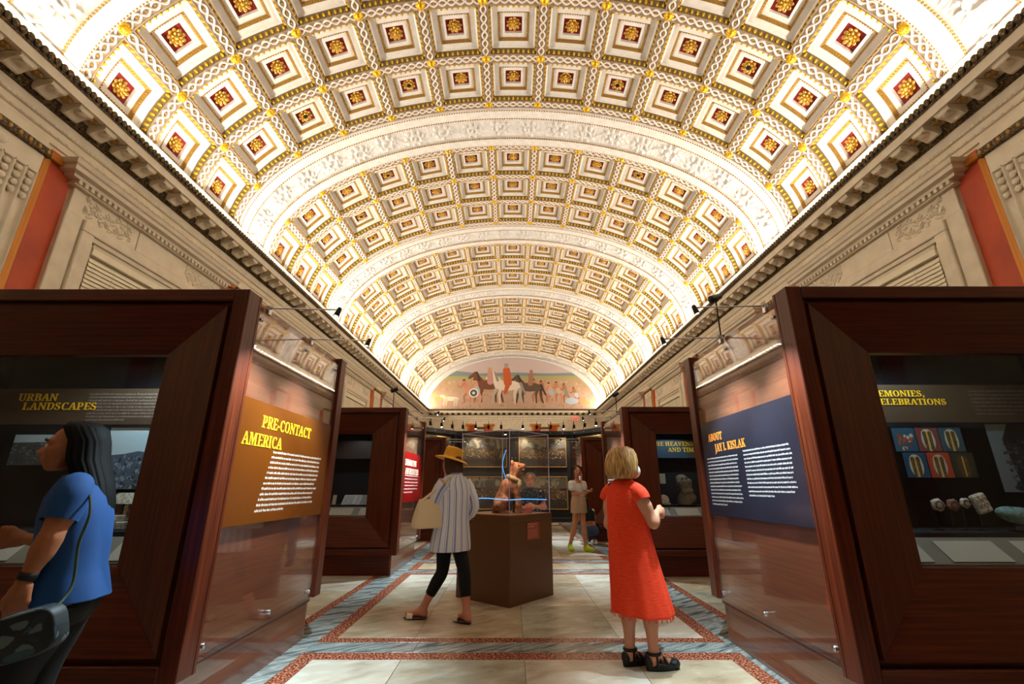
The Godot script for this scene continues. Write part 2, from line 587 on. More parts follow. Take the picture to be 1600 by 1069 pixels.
func make_vault() -> void:
	make_arc()
	var root := struct("ceiling", "coffered white and gilt barrel vault")
	# coffers: one set of meshes for each place across the arch, used again in every row
	var ros := [make_rosette(false), make_rosette(true)]
	var sets := {}
	for j in range(-6, 7):
		var q := vp(j, 0, -0.7)
		var fr := MB.new()
		var e := MB.new()
		var eg := MB.new()
		var inn := MB.new()
		strip(e, ring(j, 0.438, 0.0), ring(j, 0.432, 0.0), q)
		strip(e, ring(j, 0.432, 0.0), ring(j, 0.378, 0.068), q)
		for a in along_ring(j, 0.406, 0.026, 9):
			var tg := Vector3(a[1].y, -a[1].x, 0)
			eg.ell(a[0], Vector3(0.024, 0.036, 0.026) if a[2] == 0 else Vector3(0.026, 0.036, 0.024), 7, 5, Basis(tg, a[1], Vector3(0, 0, 1)))
		strip(fr, ring(j, 0.378, 0.068), ring(j, 0.352, 0.092), q)
		strip(fr, ring(j, 0.352, 0.092), ring(j, 0.262, 0.092), q)
		strip(inn, ring(j, 0.262, 0.092), ring(j, 0.258, 0.085), q)
		strip(inn, ring(j, 0.258, 0.085), ring(j, 0.222, 0.132), q)
		for a in along_ring(j, 0.242, 0.108, 12):
			var tg := Vector3(a[1].y, -a[1].x, 0)
			inn.ell(a[0], Vector3(0.013, 0.02, 0.013), 5, 3, Basis(tg, a[1], Vector3(0, 0, 1)))
		strip(fr, ring(j, 0.222, 0.132), ring(j, 0.148, 0.132), q)
		strip(fr, ring(j, 0.148, 0.132), ring(j, 0.146, 0.182), q)
		var red := MB.new()
		var rr := ring(j, 0.146, 0.182)
		for i in 4:
			var t0 := j + (-0.146 + 0.073 * i) / cell_t
			var t1 := j + (-0.146 + 0.073 * (i + 1)) / cell_t
			red.oquad(vp(t0, -0.146, 0.182), vp(t1, -0.146, 0.182), vp(t1, 0.146, 0.182), vp(t0, 0.146, 0.182), q, -1.0)
		var both := ArrayMesh.new()
		e.to(both, M.moulding_ground)
		eg.to(both, M.bright_gold)
		sets[j] = [fr.mesh(M.plaster), both, inn.mesh(M.old_gold), red.mesh(M.crimson)]
	var hollow := {[0, 2, -2]: 1, [0, 2, -4]: 1, [0, 1, 4]: 1, [0, 2, 2]: 1, [1, 0, -3]: 1, [1, 1, -4]: 1, [1, 2, -4]: 1, [1, 0, 3]: 1}
	for k in 5:
		for r in 3:
			var z: float = BAY_1 + BAY * k + (r - 1) * CELL_Z
			for j in range(-6, 7):
				var c := Node3D.new()
				c.name = "coffer"
				root.add_child(c, true)
				c.position = Vector3(0, 0, -z)
				put(c, "frame", sets[j][0])
				put(c, "egg_moulding", sets[j][1])
				put(c, "leaf_moulding", sets[j][2])
				put(c, "red_panel", sets[j][3])
				var xf := vframe(j, 0.0, 0.182)
				var d := 1 if hollow.has([k, r, j]) else 0
				put(c, "rosette", ros[d], Transform3D(xf.basis.rotated(xf.basis.y, 0.7 * r + 1.3 * j), xf.origin))
	# bands and studs
	var stud := make_stud()
	var across := guilloche(-6.5, 6.5, 91, func(s: float, w: float, d: float) -> Vector3: return vp(s, w, d), 7)
	var lying := guilloche(-1.655, 1.655, 22, func(s: float, w: float, d: float) -> Vector3: return Vector3(w, -d, -s), 7)
	for k in 5:
		for r in 4:
			var z: float = BAY_1 + BAY * k + (r - 1.5) * CELL_Z
			put(root, "guilloche_band", across, Transform3D(Basis(), Vector3(0, 0, -z)))
			for j in 14:
				put(root, "gilt_stud", stud, vframe(j - 6.5, z, -0.012))
		for j in 14:
			put(root, "guilloche_band", lying, vframe(j - 6.5, BAY_1 + BAY * k, 0.0))
	# broad arches between the bays, carved in the middle
	var nz := FastNoiseLite.new()
	nz.seed = 5
	nz.frequency = 0.12
	var plain := MB.new()
	var bead := MB.new()
	var carve := MB.new()
	var prof := [[-0.535, 0.09], [-0.53, -0.05], [-0.50, -0.065], [-0.47, -0.06], [-0.30, -0.06], [-0.285, -0.035], [-0.255, -0.035]]
	var steps := 104
	var rows := []
	for i in steps + 1:
		var t := -6.6 + 13.2 * i / steps
		var r := PackedVector3Array()
		for p in prof: r.append(vp(t, p[0], p[1]))
		rows.append(r)
	for i in steps:
		var q := vp(-6.6 + 13.2 * (i + 0.5) / steps, 0.0, -3.0)
		for k in prof.size() - 1:
			plain.oquad(rows[i][k], rows[i][k + 1], rows[i + 1][k + 1], rows[i + 1][k], q if k > 0 else q + Vector3(0, 0, 9), -1.0)
			var f := func(p: Vector3) -> Vector3: return Vector3(p.x, p.y, -p.z)
			plain.oquad(f.call(rows[i][k]), f.call(rows[i][k + 1]), f.call(rows[i + 1][k + 1]), f.call(rows[i + 1][k]), q if k > 0 else q - Vector3(0, 0, 9), -1.0)
	var beads := 250
	for w in [-0.285, 0.285, -0.505, 0.505]:
		for i in beads:
			var t := -6.5 + 13.0 * (i + 0.5) / beads
			bead.ell(vp(t, w, -0.058), Vector3(0.019, 0.019, 0.015), 6, 4)
	rows = []
	var ns := 880
	for i in ns + 1:
		var t := -6.6 + 13.2 * i / ns
		var r := PackedVector3Array()
		for k in 21:
			var w := -0.258 + 0.516 * k / 20.0
			r.append(vp(t, w, -0.030 - 1.25 * relief_height(t * cell_t, w, nz)))
		rows.append(r)
	carve.grid(rows, false, 1)
	if carve.n[carve.n.size() / 2].y > 0.0:
		var c2 := MB.new()
		c2.grid(rows, false, -1)
		carve = c2
	var pm := plain.mesh(M.plaster)
	var bm := bead.mesh(M.old_gold)
	var cm := carve.mesh(M.plaster)
	for k in 6:
		var z: float = BAY_1 - BAY / 2 + BAY * k
		var o := Node3D.new()
		o.name = "transverse_arch"
		root.add_child(o, true)
		o.position = Vector3(0, 0, -z)
		put(o, "arch_face", pm)
		put(o, "gilt_beading", bm)
		put(o, "carved_frieze", cm)
	# the shell above, which closes the room, and the plain vault behind the camera
	var sh := MB.new()
	for i in 60:
		var t0 := -6.6 + 13.2 * i / 60.0
		var t1 := -6.6 + 13.2 * (i + 1) / 60.0
		sh.oquad(vp(t0, 3.0, 0.26), vp(t1, 3.0, 0.26), vp(t1, 27.0, 0.26), vp(t0, 27.0, 0.26), Vector3(0, 5, -15), -1.0)
		sh.oquad(vp(t0, -6.2, 0.06), vp(t1, -6.2, 0.06), vp(t1, 3.2, 0.06), vp(t0, 3.2, 0.06), Vector3(0, 5, 2), -1.0)
		sh.oquad(vp(t0, -6.2, 0.45), vp(t1, -6.2, 0.45), vp(t1, 27.0, 0.45), vp(t0, 27.0, 0.45), Vector3(0, 5, -10), 1.0)
	put(root, "vault_shell", sh.mesh(M.plaster))

# ------------------------------------------------------------------ walls, cornices, windows
const WALL := 5.10
const END := 25.95
const BACK := -6.0            # behind the camera

func letters(parent: Node, called: String, text: String, size: float, m: Material, xf: Transform3D, bold := true, left := true) -> MeshInstance3D:
	var t := TextMesh.new()
	var f := SystemFont.new()
	f.font_names = PackedStringArray(["Droid Serif"])
	f.font_weight = 560 if bold else 400
	t.font = f
	t.text = text
	t.font_size = 48
	t.pixel_size = size / 48.0
	t.depth = 0.002
	t.horizontal_alignment = HORIZONTAL_ALIGNMENT_LEFT if left else HORIZONTAL_ALIGNMENT_CENTER
	t.material = m
	var o := put(parent, called, t, xf)
	return o

func modillion_mesh() -> ArrayMesh:
	var b := MB.new()
	var prof := [Vector2(4.785, 5.292), Vector2(4.785, 5.255), Vector2(4.80, 5.235), Vector2(4.83, 5.228), Vector2(4.87, 5.222), Vector2(4.91, 5.20), Vector2(4.945, 5.178), Vector2(4.975, 5.178), Vector2(4.995, 5.20), Vector2(4.995, 5.292)]
	var c := Vector3(4.89, 5.25, 0)
	for i in prof.size() - 1:
		var p: Vector2 = prof[i]
		var q: Vector2 = prof[i + 1]
		b.oquad(Vector3(p.x, p.y, -0.08), Vector3(q.x, q.y, -0.08), Vector3(q.x, q.y, 0.08), Vector3(p.x, p.y, 0.08), c)
		for s in [-0.08, 0.08]:
			b.otri(Vector3(4.89, 5.292, s), Vector3(p.x, p.y, s), Vector3(q.x, q.y, s), c)
	b.ell(Vector3(4.955, 5.205, 0), Vector3(0.036, 0.036, 0.09), 10, 6)      # volute
	b.ell(Vector3(4.86, 5.222, 0), Vector3(0.07, 0.018, 0.055), 10, 5)       # leaf
	b.ell(Vector3(4.80, 5.24, 0), Vector3(0.02, 0.024, 0.07), 8, 5)
	b.box(Vector3(4.775, 5.272, -0.092), Vector3(5.0, 5.292, 0.092), 0.004)
	return b.mesh(M.cream)

func cornice_parts(root: Node3D, length0: float, length1: float, xf: Transform3D) -> void:
	# drawn for the +x wall with z as its length, then turned by xf
	var light := MB.new()
	var dark := MB.new()
	var q := Vector2(2.5, 4.9)
	light.drawn([Vector2(5.11, 4.84), Vector2(5.07, 4.84), Vector2(5.07, 4.915), Vector2(5.05, 4.92), Vector2(5.045, 4.935), Vector2(5.05, 4.95), Vector2(5.065, 4.95), Vector2(5.065, 5.02), Vector2(5.035, 5.025), Vector2(5.03, 5.04), Vector2(5.035, 5.055), Vector2(5.07, 5.055), Vector2(5.07, 5.175)], length0, length1, q)
	dark.drawn([Vector2(5.07, 5.175), Vector2(5.05, 5.18), Vector2(5.035, 5.20), Vector2(5.0, 5.235), Vector2(4.995, 5.265), Vector2(4.985, 5.272)], length0, length1, q)
	light.drawn([Vector2(4.985, 5.272), Vector2(4.985, 5.292), Vector2(4.77, 5.292), Vector2(4.77, 5.278), Vector2(4.755, 5.278), Vector2(4.75, 5.375), Vector2(4.742, 5.38)], length0, length1, Vector2(2.5, 4.4))
	dark.drawn([Vector2(4.742, 5.38), Vector2(4.73, 5.385), Vector2(4.728, 5.40), Vector2(4.720, 5.43), Vector2(4.712, 5.455), Vector2(4.71, 5.462)], length0, length1, Vector2(2.5, 4.4))
	light.drawn([Vector2(4.71, 5.462), Vector2(4.76, 5.465)], length0, length1, Vector2(4.7, 6.5))
	light.drawn([Vector2(4.76, 5.465), Vector2(4.765, 5.41), Vector2(5.2, 5.41), Vector2(5.2, 5.80)], length0, length1, Vector2(4.9, 6.5))
	put(root, "cornice_moulding", light.mesh(M.cream), xf)
	put(root, "leaf_band", dark.mesh(M.leaf_band), xf)
	# leaves of the two dark bands, standing proud
	var leaf := MB.new()
	var n := int((length1 - length0) / 0.07)
	for i in n:
		var z := lerpf(length0, length1, (i + 0.5) / n)
		leaf.ell(Vector3(5.02, 5.217, z), Vector3(0.022, 0.04, 0.024), 5, 4, Basis(Vector3(0, 0, 1), 0.75))
		leaf.ell(Vector3(4.706, 5.436, z + 0.02), Vector3(0.013, 0.042, 0.036), 6, 5, Basis(Vector3(0, 0, 1), 0.15))
	put(root, "carved_leaves", leaf.mesh(M.leaf_band), xf)
	var beads := MB.new()
	n = int((length1 - length0) / 0.05)
	for i in n:
		var z := lerpf(length0, length1, (i + 0.5) / n)
		beads.ell(Vector3(5.034, 5.04, z), Vector3(0.012, 0.014, 0.018), 5, 3)
		if i % 2 == 0:
			beads.ell(Vector3(5.046, 4.935, z), Vector3(0.010, 0.013, 0.03), 5, 3)
	put(root, "beading", beads.mesh(M.cream), xf)

func make_side(s: float) -> void:
	var nm := "left" if s < 0 else "right"
	var flip := Transform3D(Basis(Vector3(s, 0, 0), Vector3.UP, Vector3(0, 0, 1)), Vector3.ZERO)
	var wall := struct("wall_" + nm)
	boxed(wall, "wall_face", M.cream, Vector3(s * WALL, 0, -END - 0.3), Vector3(s * 5.5, 5.9, -BACK + 0.3), 0.0)
	# cornice
	var tr := struct("trim_1" if s < 0 else "trim_2")
	var turn := Transform3D(Basis(Vector3.UP, PI), Vector3.ZERO) if s < 0 else Transform3D()
	if s > 0:
		cornice_parts(tr, -END + 0.25, -BACK, turn)
	else:
		cornice_parts(tr, BACK, END - 0.25, turn)
	var mod := modillion_mesh()
	var gr := MB.new()
	gr.ell(Vector3.ZERO, Vector3(0.05, 0.03, 0.05), 10, 5)
	for i in 6:
		gr.ell(Vector3(0.034 * cos(i * TAU / 6), -0.012, 0.034 * sin(i * TAU / 6)), Vector3(0.02, 0.016, 0.02), 6, 4)
	var grm := gr.mesh(M.old_gold)
	for i in 70:
		var z := 3.112 + 0.32 * i
		put(tr, "modillion", mod, turn * Transform3D(Basis(), Vector3(0, 0, -z * (1 if s > 0 else -1))))
		put(tr, "soffit_rosette", grm, turn * Transform3D(Basis(), Vector3(4.88, 5.285, -(z + 0.16) * (1 if s > 0 else -1))))
	# lamps standing in the cove behind the cornice
	var tube := MB.new()
	tube.tube([Vector3(0, 0, -0.045), Vector3(0, 0, 0.045)], 0.018, 8)
	var tm := tube.mesh(M.cove_glow)
	var holder := MB.new()
	holder.box(Vector3(-0.014, -0.20, -0.012), Vector3(0.014, -0.012, 0.012), 0.0)
	var hm := holder.mesh(M.white_paint)
	for i in 109:
		var o := put(tr, "cove_lamp", tm, Transform3D(Basis(), Vector3(s * 4.985, 5.645, -0.7 - 0.228 * i)))
		put(o, "holder", hm)
	# windows, pilasters and the painted strips between them
	for k in 6:
		make_window(s, k - 1, flip)
	for k in range(-1, 6):
		make_pilaster(wall, s, BAY_1 - BAY / 2 + BAY * k, flip)

func relief_panel(b: MB, x: float, y0: float, y1: float, z0: float, z1: float, mirror: bool) -> void:
	# carved foliage: a rosette head, curling stems and leaves
	var cy := (y0 + y1) / 2
	var dir := 1.0 if not mirror else -1.0
	var zc := (z0 + z1) / 2
	var L := absf(z1 - z0)
	for row in 2:
		var stem := []
		var y := cy + (0.055 if row == 0 else -0.055)
		var wave := 8.0 + row
		for i in 19:
			var f := i / 18.0
			stem.append(Vector3(x, y + 0.035 * sin(f * wave + row), zc + dir * L * (f - 0.5) * 0.94))
		b.tube(stem, 0.011, 5)
		for i in 9:
			var f := (i + 0.5) / 9.0
			var p := Vector3(x, y + 0.035 * sin(f * wave + row), zc + dir * L * (f - 0.5) * 0.94)
			var sg := 1.0 if i % 2 == 0 else -1.0
			b.ell(p + Vector3(0, sg * 0.045, 0.015), Vector3(0.02, 0.042, 0.026), 7, 4, Basis(Vector3(1, 0, 0), sg * 0.7 * dir))
			b.ell(p + Vector3(0, -sg * 0.035, -0.025), Vector3(0.018, 0.030, 0.022), 7, 4, Basis(Vector3(1, 0, 0), -sg * 0.9 * dir))
			var curl := []
			for c in 10:
				var a := c * 0.75
				curl.append(p + Vector3(0, sg * (0.02 + 0.03 * sin(a)), dir * (0.03 - 0.03 * cos(a)) * (1.0 - c * 0.06)))
			b.tube(curl, 0.009, 4)

func make_window(s: float, k: int, flip: Transform3D) -> void:
	var zc := -(BAY_1 + BAY * k)
	var w := struct("window_%d" % ((k + 2) + (6 if s > 0 else 0)))
	var at := flip * Transform3D(Basis(), Vector3(0, 0, zc))
	# surround: jambs, inner architrave
	var jam := MB.new()
	for q in [-1.0, 1.0]:
		jam.box(Vector3(5.03, 0.6, q * 1.39), Vector3(5.11, 4.238, q * 1.185), 0.008)
		jam.box(Vector3(5.00, 0.6, q * 1.18), Vector3(5.11, 4.098, q * 1.02), 0.01)
		jam.box(Vector3(5.055, 0.6, q * 1.018), Vector3(5.11, 4.02, q * 0.96), 0.006)
	jam.box(Vector3(5.00, 4.10, -1.18), Vector3(5.11, 4.24, 1.18), 0.01)
	jam.box(Vector3(5.025, 4.04, -1.015), Vector3(5.11, 4.098, 1.015), 0.006)
	jam.box(Vector3(5.05, 3.985, -0.955), Vector3(5.11, 4.038, 0.955), 0.004)
	put(w, "surround", jam.mesh(M.cream), at)
	var fr := MB.new()
	fr.box(Vector3(5.045, 4.24, -1.37), Vector3(5.11, 4.54, 1.37), 0.006)
	fr.box(Vector3(5.03, 4.25, -0.42), Vector3(5.06, 4.53, 0.42), 0.006)
	put(w, "frieze", fr.mesh(M.cream), at)
	for q in [-1.0, 1.0]:
		var rb := MB.new()
		relief_panel(rb, 5.045, 4.26, 4.52, q * 0.50, q * 1.22, q < 0)
		put(w, "carved_panel", rb.mesh(M.cream), at)
	# hood with its row of dentils
	var hood := MB.new()
	var prof := [[5.06, 4.60], [4.97, 4.61], [4.96, 4.64], [4.90, 4.655], [4.89, 4.70], [4.865, 4.715], [4.85, 4.75], [4.845, 4.76], [5.09, 4.775]]
	for i in prof.size() - 1:
		var a: Array = prof[i]
		var c: Array = prof[i + 1]
		var ea: float = 1.40 + (5.06 - a[0])
		var ec: float = 1.40 + (5.06 - c[0])
		hood.oquad(Vector3(a[0], a[1], -ea), Vector3(a[0], a[1], ea), Vector3(c[0], c[1], ec), Vector3(c[0], c[1], -ec), Vector3(5.3, 4.69, 0))
		for q in [-1.0, 1.0]:
			hood.oquad(Vector3(a[0], a[1], q * ea), Vector3(5.11, a[1], q * ea), Vector3(5.11, c[1], q * ec), Vector3(c[0], c[1], q * ec), Vector3(5.05, 4.69, 0))
	hood.box(Vector3(4.985, 4.54, -1.44), Vector3(5.11, 4.555, 1.44), 0.003)
	hood.box(Vector3(5.01, 4.55, -1.42), Vector3(5.11, 4.61, 1.42), 0.0)
	put(w, "hood", hood.mesh(M.cream), at)
	var den := MB.new()
	for i in 36:
		var z := -1.40 + 2.8 * i / 35.0
		den.box(Vector3(4.962, 4.555, z - 0.022), Vector3(5.02, 4.605, z + 0.022), 0.003)
	put(w, "dentils", den.mesh(M.cream), at)
	# blind
	boxed(w, "headrail", M.blind, Vector3(s * 5.04, 3.90, zc - 0.95), Vector3(s * 5.09, 3.985, zc + 0.95), 0.004)
	var sl := MB.new()
	for i in 34:
		var y := 3.86 - 0.052 * i
		sl.prism(PackedVector3Array([Vector3(5.070, y, -0.94), Vector3(5.073, y + 0.003, -0.94), Vector3(5.060, y - 0.045, -0.94), Vector3(5.057, y - 0.046, -0.94)]), PackedVector3Array([Vector3(5.070, y, 0.94), Vector3(5.073, y + 0.003, 0.94), Vector3(5.060, y - 0.045, 0.94), Vector3(5.057, y - 0.046, 0.94)]))
	put(w, "blind_slats", sl.mesh(M.blind), at)
	var cord := MB.new()
	for z in [-0.6, 0.0, 0.6]:
		cord.tube([Vector3(5.052, 3.9, z), Vector3(5.052, 2.1, z)], 0.003, 4)
	put(w, "blind_cords", cord.mesh(M.white_paint), at)

func make_pilaster(wall: Node3D, s: float, z: float, flip: Transform3D) -> void:
	var at := flip * Transform3D(Basis(), Vector3(0, 0, -z))
	for q in [-1.0, 1.0]:
		var b := MB.new()
		b.box(Vector3(5.085, 0.5, q * 0.50), Vector3(5.12, 4.80, q * 0.79), 0.0)
		put(wall, "terracotta_strip", b.mesh(M.terracotta), at)
		var g := MB.new()
		g.box(Vector3(5.03, 0.5, q * 0.405), Vector3(5.11, 4.658, q * 0.448), 0.006)
		g.box(Vector3(5.05, 0.5, q * 0.449), Vector3(5.11, 4.658, q * 0.505), 0.012)
		g.box(Vector3(5.03, 4.66, q * 0.405), Vector3(5.11, 4.74, q * 0.62), 0.008)
		put(wall, "gilt_border", g.mesh(M.gold_paint), at)
	var p := MB.new()
	var rows := []
	for y in [0.5, 4.42]:
		var r := PackedVector3Array()
		for i in 99:
			var f := i / 98.0
			var zz := lerpf(-0.40, 0.40, f)
			var fl := fposmod(f * 7.0, 1.0)
			var dep := 0.035 * sqrt(maxf(0.0, 1.0 - pow((fl - 0.5) / 0.38, 2.0)))
			r.append(Vector3(5.02 + dep, y, zz))
		rows.append(r)
	p.grid(rows, false, 1)
	if p.n[0].x > 0.0:
		p = MB.new()
		p.grid(rows, false, -1)
	put(wall, "fluted_shaft", p.mesh(M.cream), at)
	var c := MB.new()
	c.box(Vector3(5.02, 4.40, -0.40), Vector3(5.11, 4.84, 0.40), 0.006)
	for i in 7:
		for r in 4:
			c.ell(Vector3(5.03, 4.35 - 0.085 * r, lerpf(-0.343, 0.343, i / 6.0)), Vector3(0.018, 0.035, 0.036), 8, 5)
	c.ell(Vector3(5.02, 4.52, 0), Vector3(0.02, 0.06, 0.06), 10, 6)
	put(wall, "capital", c.mesh(M.cream), at)
	var d := MB.new()
	d.box(Vector3(4.985, 4.62, -0.44), Vector3(5.11, 4.72, 0.44), 0.012)
	put(wall, "capital_band", d.mesh(M.leaf_band), at)
	var e := MB.new()
	for i in 9:
		e.ell(Vector3(4.985, 4.67, lerpf(-0.39, 0.39, i / 8.0)), Vector3(0.02, 0.03, 0.025), 7, 4)
	put(wall, "gilt_eggs", e.mesh(M.old_gold), at)

func make_end() -> void:
	var w := struct("wall_back")
	boxed(w, "wall_face", M.cream, Vector3(-5.5, 0, -END - 0.3), Vector3(5.5, 5.42, -END), 0.0)
	var up := MB.new()
	for i in 48:
		var a0 := PI * i / 48.0
		var a1 := PI * (i + 1) / 48.0
		up.oquad(Vector3(-5.4 * cos(a0), 5.4, -END), Vector3(-5.4 * cos(a1), 5.4, -END), Vector3(-5.4 * cos(a1), 5.4 + 3.6 * sin(a1), -END), Vector3(-5.4 * cos(a0), 5.4 + 3.6 * sin(a0), -END), Vector3(0, 6, 0), -1.0)
	put(w, "tympanum", up.mesh(M.plaster))
	var tr := struct("trim_3")
	cornice_parts(tr, -4.76, 4.76, Transform3D(Basis(Vector3.UP, PI / 2), Vector3(0, 0, -END + WALL)))
	var mod := modillion_mesh()
	for i in 29:
		put(tr, "modillion", mod, Transform3D(Basis(Vector3.UP, PI / 2), Vector3(-4.48 + 0.32 * i, 0, -END + WALL)))
	w = struct("trim_4")
	for q in [-1.0, 1.0]:
		for e in [-1.0, 1.0]:
			boxed(w, "terracotta_strip", M.terracotta, Vector3(q * 1.82 + e * 0.44 - 0.21, 0.5, -END), Vector3(q * 1.82 + e * 0.44 + 0.21, 4.62, -END + 0.03), 0.0)
			boxed(w, "gilt_border", M.gold_paint, Vector3(q * 1.82 + e * 0.66 - 0.06, 0.5, -END), Vector3(q * 1.82 + e * 0.66 + 0.06, 4.55, -END + 0.05), 0.006)
			boxed(w, "capital", M.gold_paint, Vector3(q * 1.82 + e * 0.5 - 0.32, 4.55, -END), Vector3(q * 1.82 + e * 0.5 + 0.32, 4.68, -END + 0.09), 0.02)
		boxed(w, "capital_band", M.leaf_band, Vector3(q * 1.82 - 0.30, 4.40, -END), Vector3(q * 1.82 + 0.30, 4.50, -END + 0.08), 0.02)
	# the wall behind the camera
	var b := struct("wall_front")
	boxed(b, "wall_face", M.cream, Vector3(-5.5, 0, -BACK), Vector3(5.5, 9.3, -BACK + 0.3), 0.0)

# ------------------------------------------------------------------ floor
func make_floor() -> void:
	var f := struct("floor")
	boxed(f, "bed", M.joint, Vector3(-5.5, -0.25, -END - 0.3), Vector3(5.5, -0.006, -BACK + 0.3), 0.0)
	var g := 0.002
	var tile := func(called: String, m: Material, x0: float, x1: float, z0: float, z1: float) -> void:
		var b := MB.new()
		b.box(Vector3(x0 + g, -0.03, -z1 + g), Vector3(x1 - g, 0.0, -z0 - g), 0.0015)
		put(f, called, b.mesh(m))
	var c := 0.05
	var P := 4.6
	var pick := RandomNumberGenerator.new()
	pick.seed = 4
	var light := func() -> Material: return M["marble_%d" % [0, 0, 1, 2, 1][pick.randi_range(0, 4)]]
	for k in range(-1, 4):
		var o := P * k
		for bd in [[3.0, 3.15, 3.38, 3.5], [4.04, 4.2, 4.45, 4.57]]:
			for h in [-1.0, 1.0]:
				tile.call("red_strip", M.red_marble, c + minf(0.0, h * 1.735), c + maxf(0.0, h * 1.735), o + bd[0], o + bd[1])
				tile.call("red_strip", M.red_marble, c + minf(0.0, h * 1.735), c + maxf(0.0, h * 1.735), o + bd[2], o + bd[3])
				for i in 2:
					tile.call("grey_slab", M.grey_marble, c + minf(h * 0.8675 * i, h * 0.8675 * (i + 1)), c + maxf(h * 0.8675 * i, h * 0.8675 * (i + 1)), o + bd[1], o + bd[2])
		for h in [-1.0, 1.0]:
			tile.call("red_strip", M.red_marble, c + minf(h * 1.6, h * 1.735), c + maxf(h * 1.6, h * 1.735), o + 3.5, o + 4.04)
			tile.call("red_strip", M.red_marble, c + minf(h * 1.6, h * 1.735), c + maxf(h * 1.6, h * 1.735), o + 4.57, o + 7.6)
			for i in 4:
				tile.call("grey_slab", M.grey_marble, c + minf(h * 1.735, h * 2.03), c + maxf(h * 1.735, h * 2.03), o + 3.0 + 1.15 * i, o + 4.15 + 1.15 * i)
				tile.call("red_strip", M.red_marble, c + minf(h * 2.03, h * 2.135), c + maxf(h * 2.03, h * 2.135), o + 3.0 + 1.15 * i, o + 4.15 + 1.15 * i)
				tile.call("pale_slab", light.call(), c + minf(h * 2.135, h * 3.6), c + maxf(h * 2.135, h * 3.6), o + 3.0 + 1.15 * i, o + 4.15 + 1.15 * i)
		var cuts := [-1.6, -0.92, 0.02, 0.86, 1.6]
		for i in 4:
			tile.call("pale_slab", light.call(), c + cuts[i], c + cuts[i + 1], o + 3.5, o + 4.04)
			for r in 3:
				var e := 0.12 if i % 2 == 0 else -0.1
				var z0 := o + 4.57 + 1.01 * r + (e if r > 0 else 0.0)
				var z1 := o + 4.57 + 1.01 * (r + 1) + (e if r < 2 else 0.0)
				tile.call("pale_slab", light.call(), c + cuts[i], c + cuts[i + 1], z0, z1)
	for h in [-1.0, 1.0]:
		for i in 8:
			tile.call("pale_slab", light.call(), minf(h * 3.6 + c, h * 5.1), maxf(h * 3.6 + c, h * 5.1), -6.0 + 3.1 * i, -2.9 + 3.1 * i)
	for i in 7:
		tile.call("pale_slab", light.call(), -5.1 + 1.457 * i, -5.1 + 1.457 * (i + 1), 18.8, 22.4)
		tile.call("pale_slab", light.call(), -5.1 + 1.457 * i, -5.1 + 1.457 * (i + 1), 22.4, END)
		tile.call("pale_slab", light.call(), -3.55 + 1.028 * i, -3.55 + 1.028 * (i + 1), -6.0, -1.6)

# ------------------------------------------------------------------ flat print: pictures and panels
class Canvas:
	var im: Image
	var r := RandomNumberGenerator.new()

	func _init(w: int, h: int, c: Color, seed_ := 1) -> void:
		im = Image.create(w, h, false, Image.FORMAT_RGB8)
		im.fill(c)
		r.seed = seed_

	func poly(pts: Array, c: Color) -> void:
		var lo := 1e9
		var hi := -1e9
		for p in pts:
			lo = minf(lo, p.y)
			hi = maxf(hi, p.y)
		for y in range(maxi(0, int(lo)), mini(im.get_height(), int(hi) + 1)):
			var xs := []
			for i in pts.size():
				var a: Vector2 = pts[i]
				var b: Vector2 = pts[(i + 1) % pts.size()]
				if (a.y <= y + 0.5) != (b.y <= y + 0.5):
					xs.append(a.x + (y + 0.5 - a.y) / (b.y - a.y) * (b.x - a.x))
			xs.sort()
			for i in range(0, xs.size() - 1, 2):
				var x0 := maxi(0, roundi(xs[i]))
				var x1 := mini(im.get_width(), roundi(xs[i + 1]))
				if x1 > x0:
					im.fill_rect(Rect2i(x0, y, x1 - x0, 1), c)

	func ell(x: float, y: float, rx: float, ry: float, c: Color, turn := 0.0) -> void:
		var p := []
		for i in 20:
			var a := TAU * i / 20
			p.append(Vector2(x, y) + Vector2(rx * cos(a), ry * sin(a)).rotated(turn))
		poly(p, c)

	func limb(a: Vector2, b: Vector2, ra: float, rb: float, c: Color) -> void:
		var d := (b - a).normalized().orthogonal()
		poly([a + d * ra, b + d * rb, b - d * rb, a - d * ra], c)
		ell(b.x, b.y, rb, rb, c)
		ell(a.x, a.y, ra, ra, c)

	func print_lines(x: float, y: float, w: float, lines: int, pitch: float, tall: float, c: Color, last := 0.5, slant := 0.0) -> void:
		for l in lines:
			var xx := x - slant * l
			var end := x - slant * l + w * (last if l == lines - 1 else r.randf_range(0.93, 1.0))
			while xx < end:
				var word := r.randi_range(2, 9)
				for k in word:
					var g := tall * r.randf_range(0.42, 0.62)
					if xx + g > end:
						break
					var up := tall * (0.28 if r.randf() < 0.3 else 0.0)
					im.fill_rect(Rect2i(int(xx), int(y + l * pitch - up), maxi(1, int(g * 0.72)), maxi(1, int(tall + up))), c)
					xx += g
				xx += tall * 0.45

	func speckle(n: int, cols: Array, x0: float, y0: float, x1: float, y1: float, s0: float, s1: float) -> void:
		for i in n:
			var s := r.randf_range(s0, s1)
			ell(r.randf_range(x0, x1), r.randf_range(y0, y1), s, s * r.randf_range(0.4, 1.0), cols[r.randi_range(0, cols.size() - 1)], r.randf_range(0, 3))

	func material(called: String, rough := 0.6) -> StandardMaterial3D:
		var m := StandardMaterial3D.new()
		m.resource_name = called
		m.albedo_texture = ImageTexture.create_from_image(im)
		m.roughness = rough
		return m

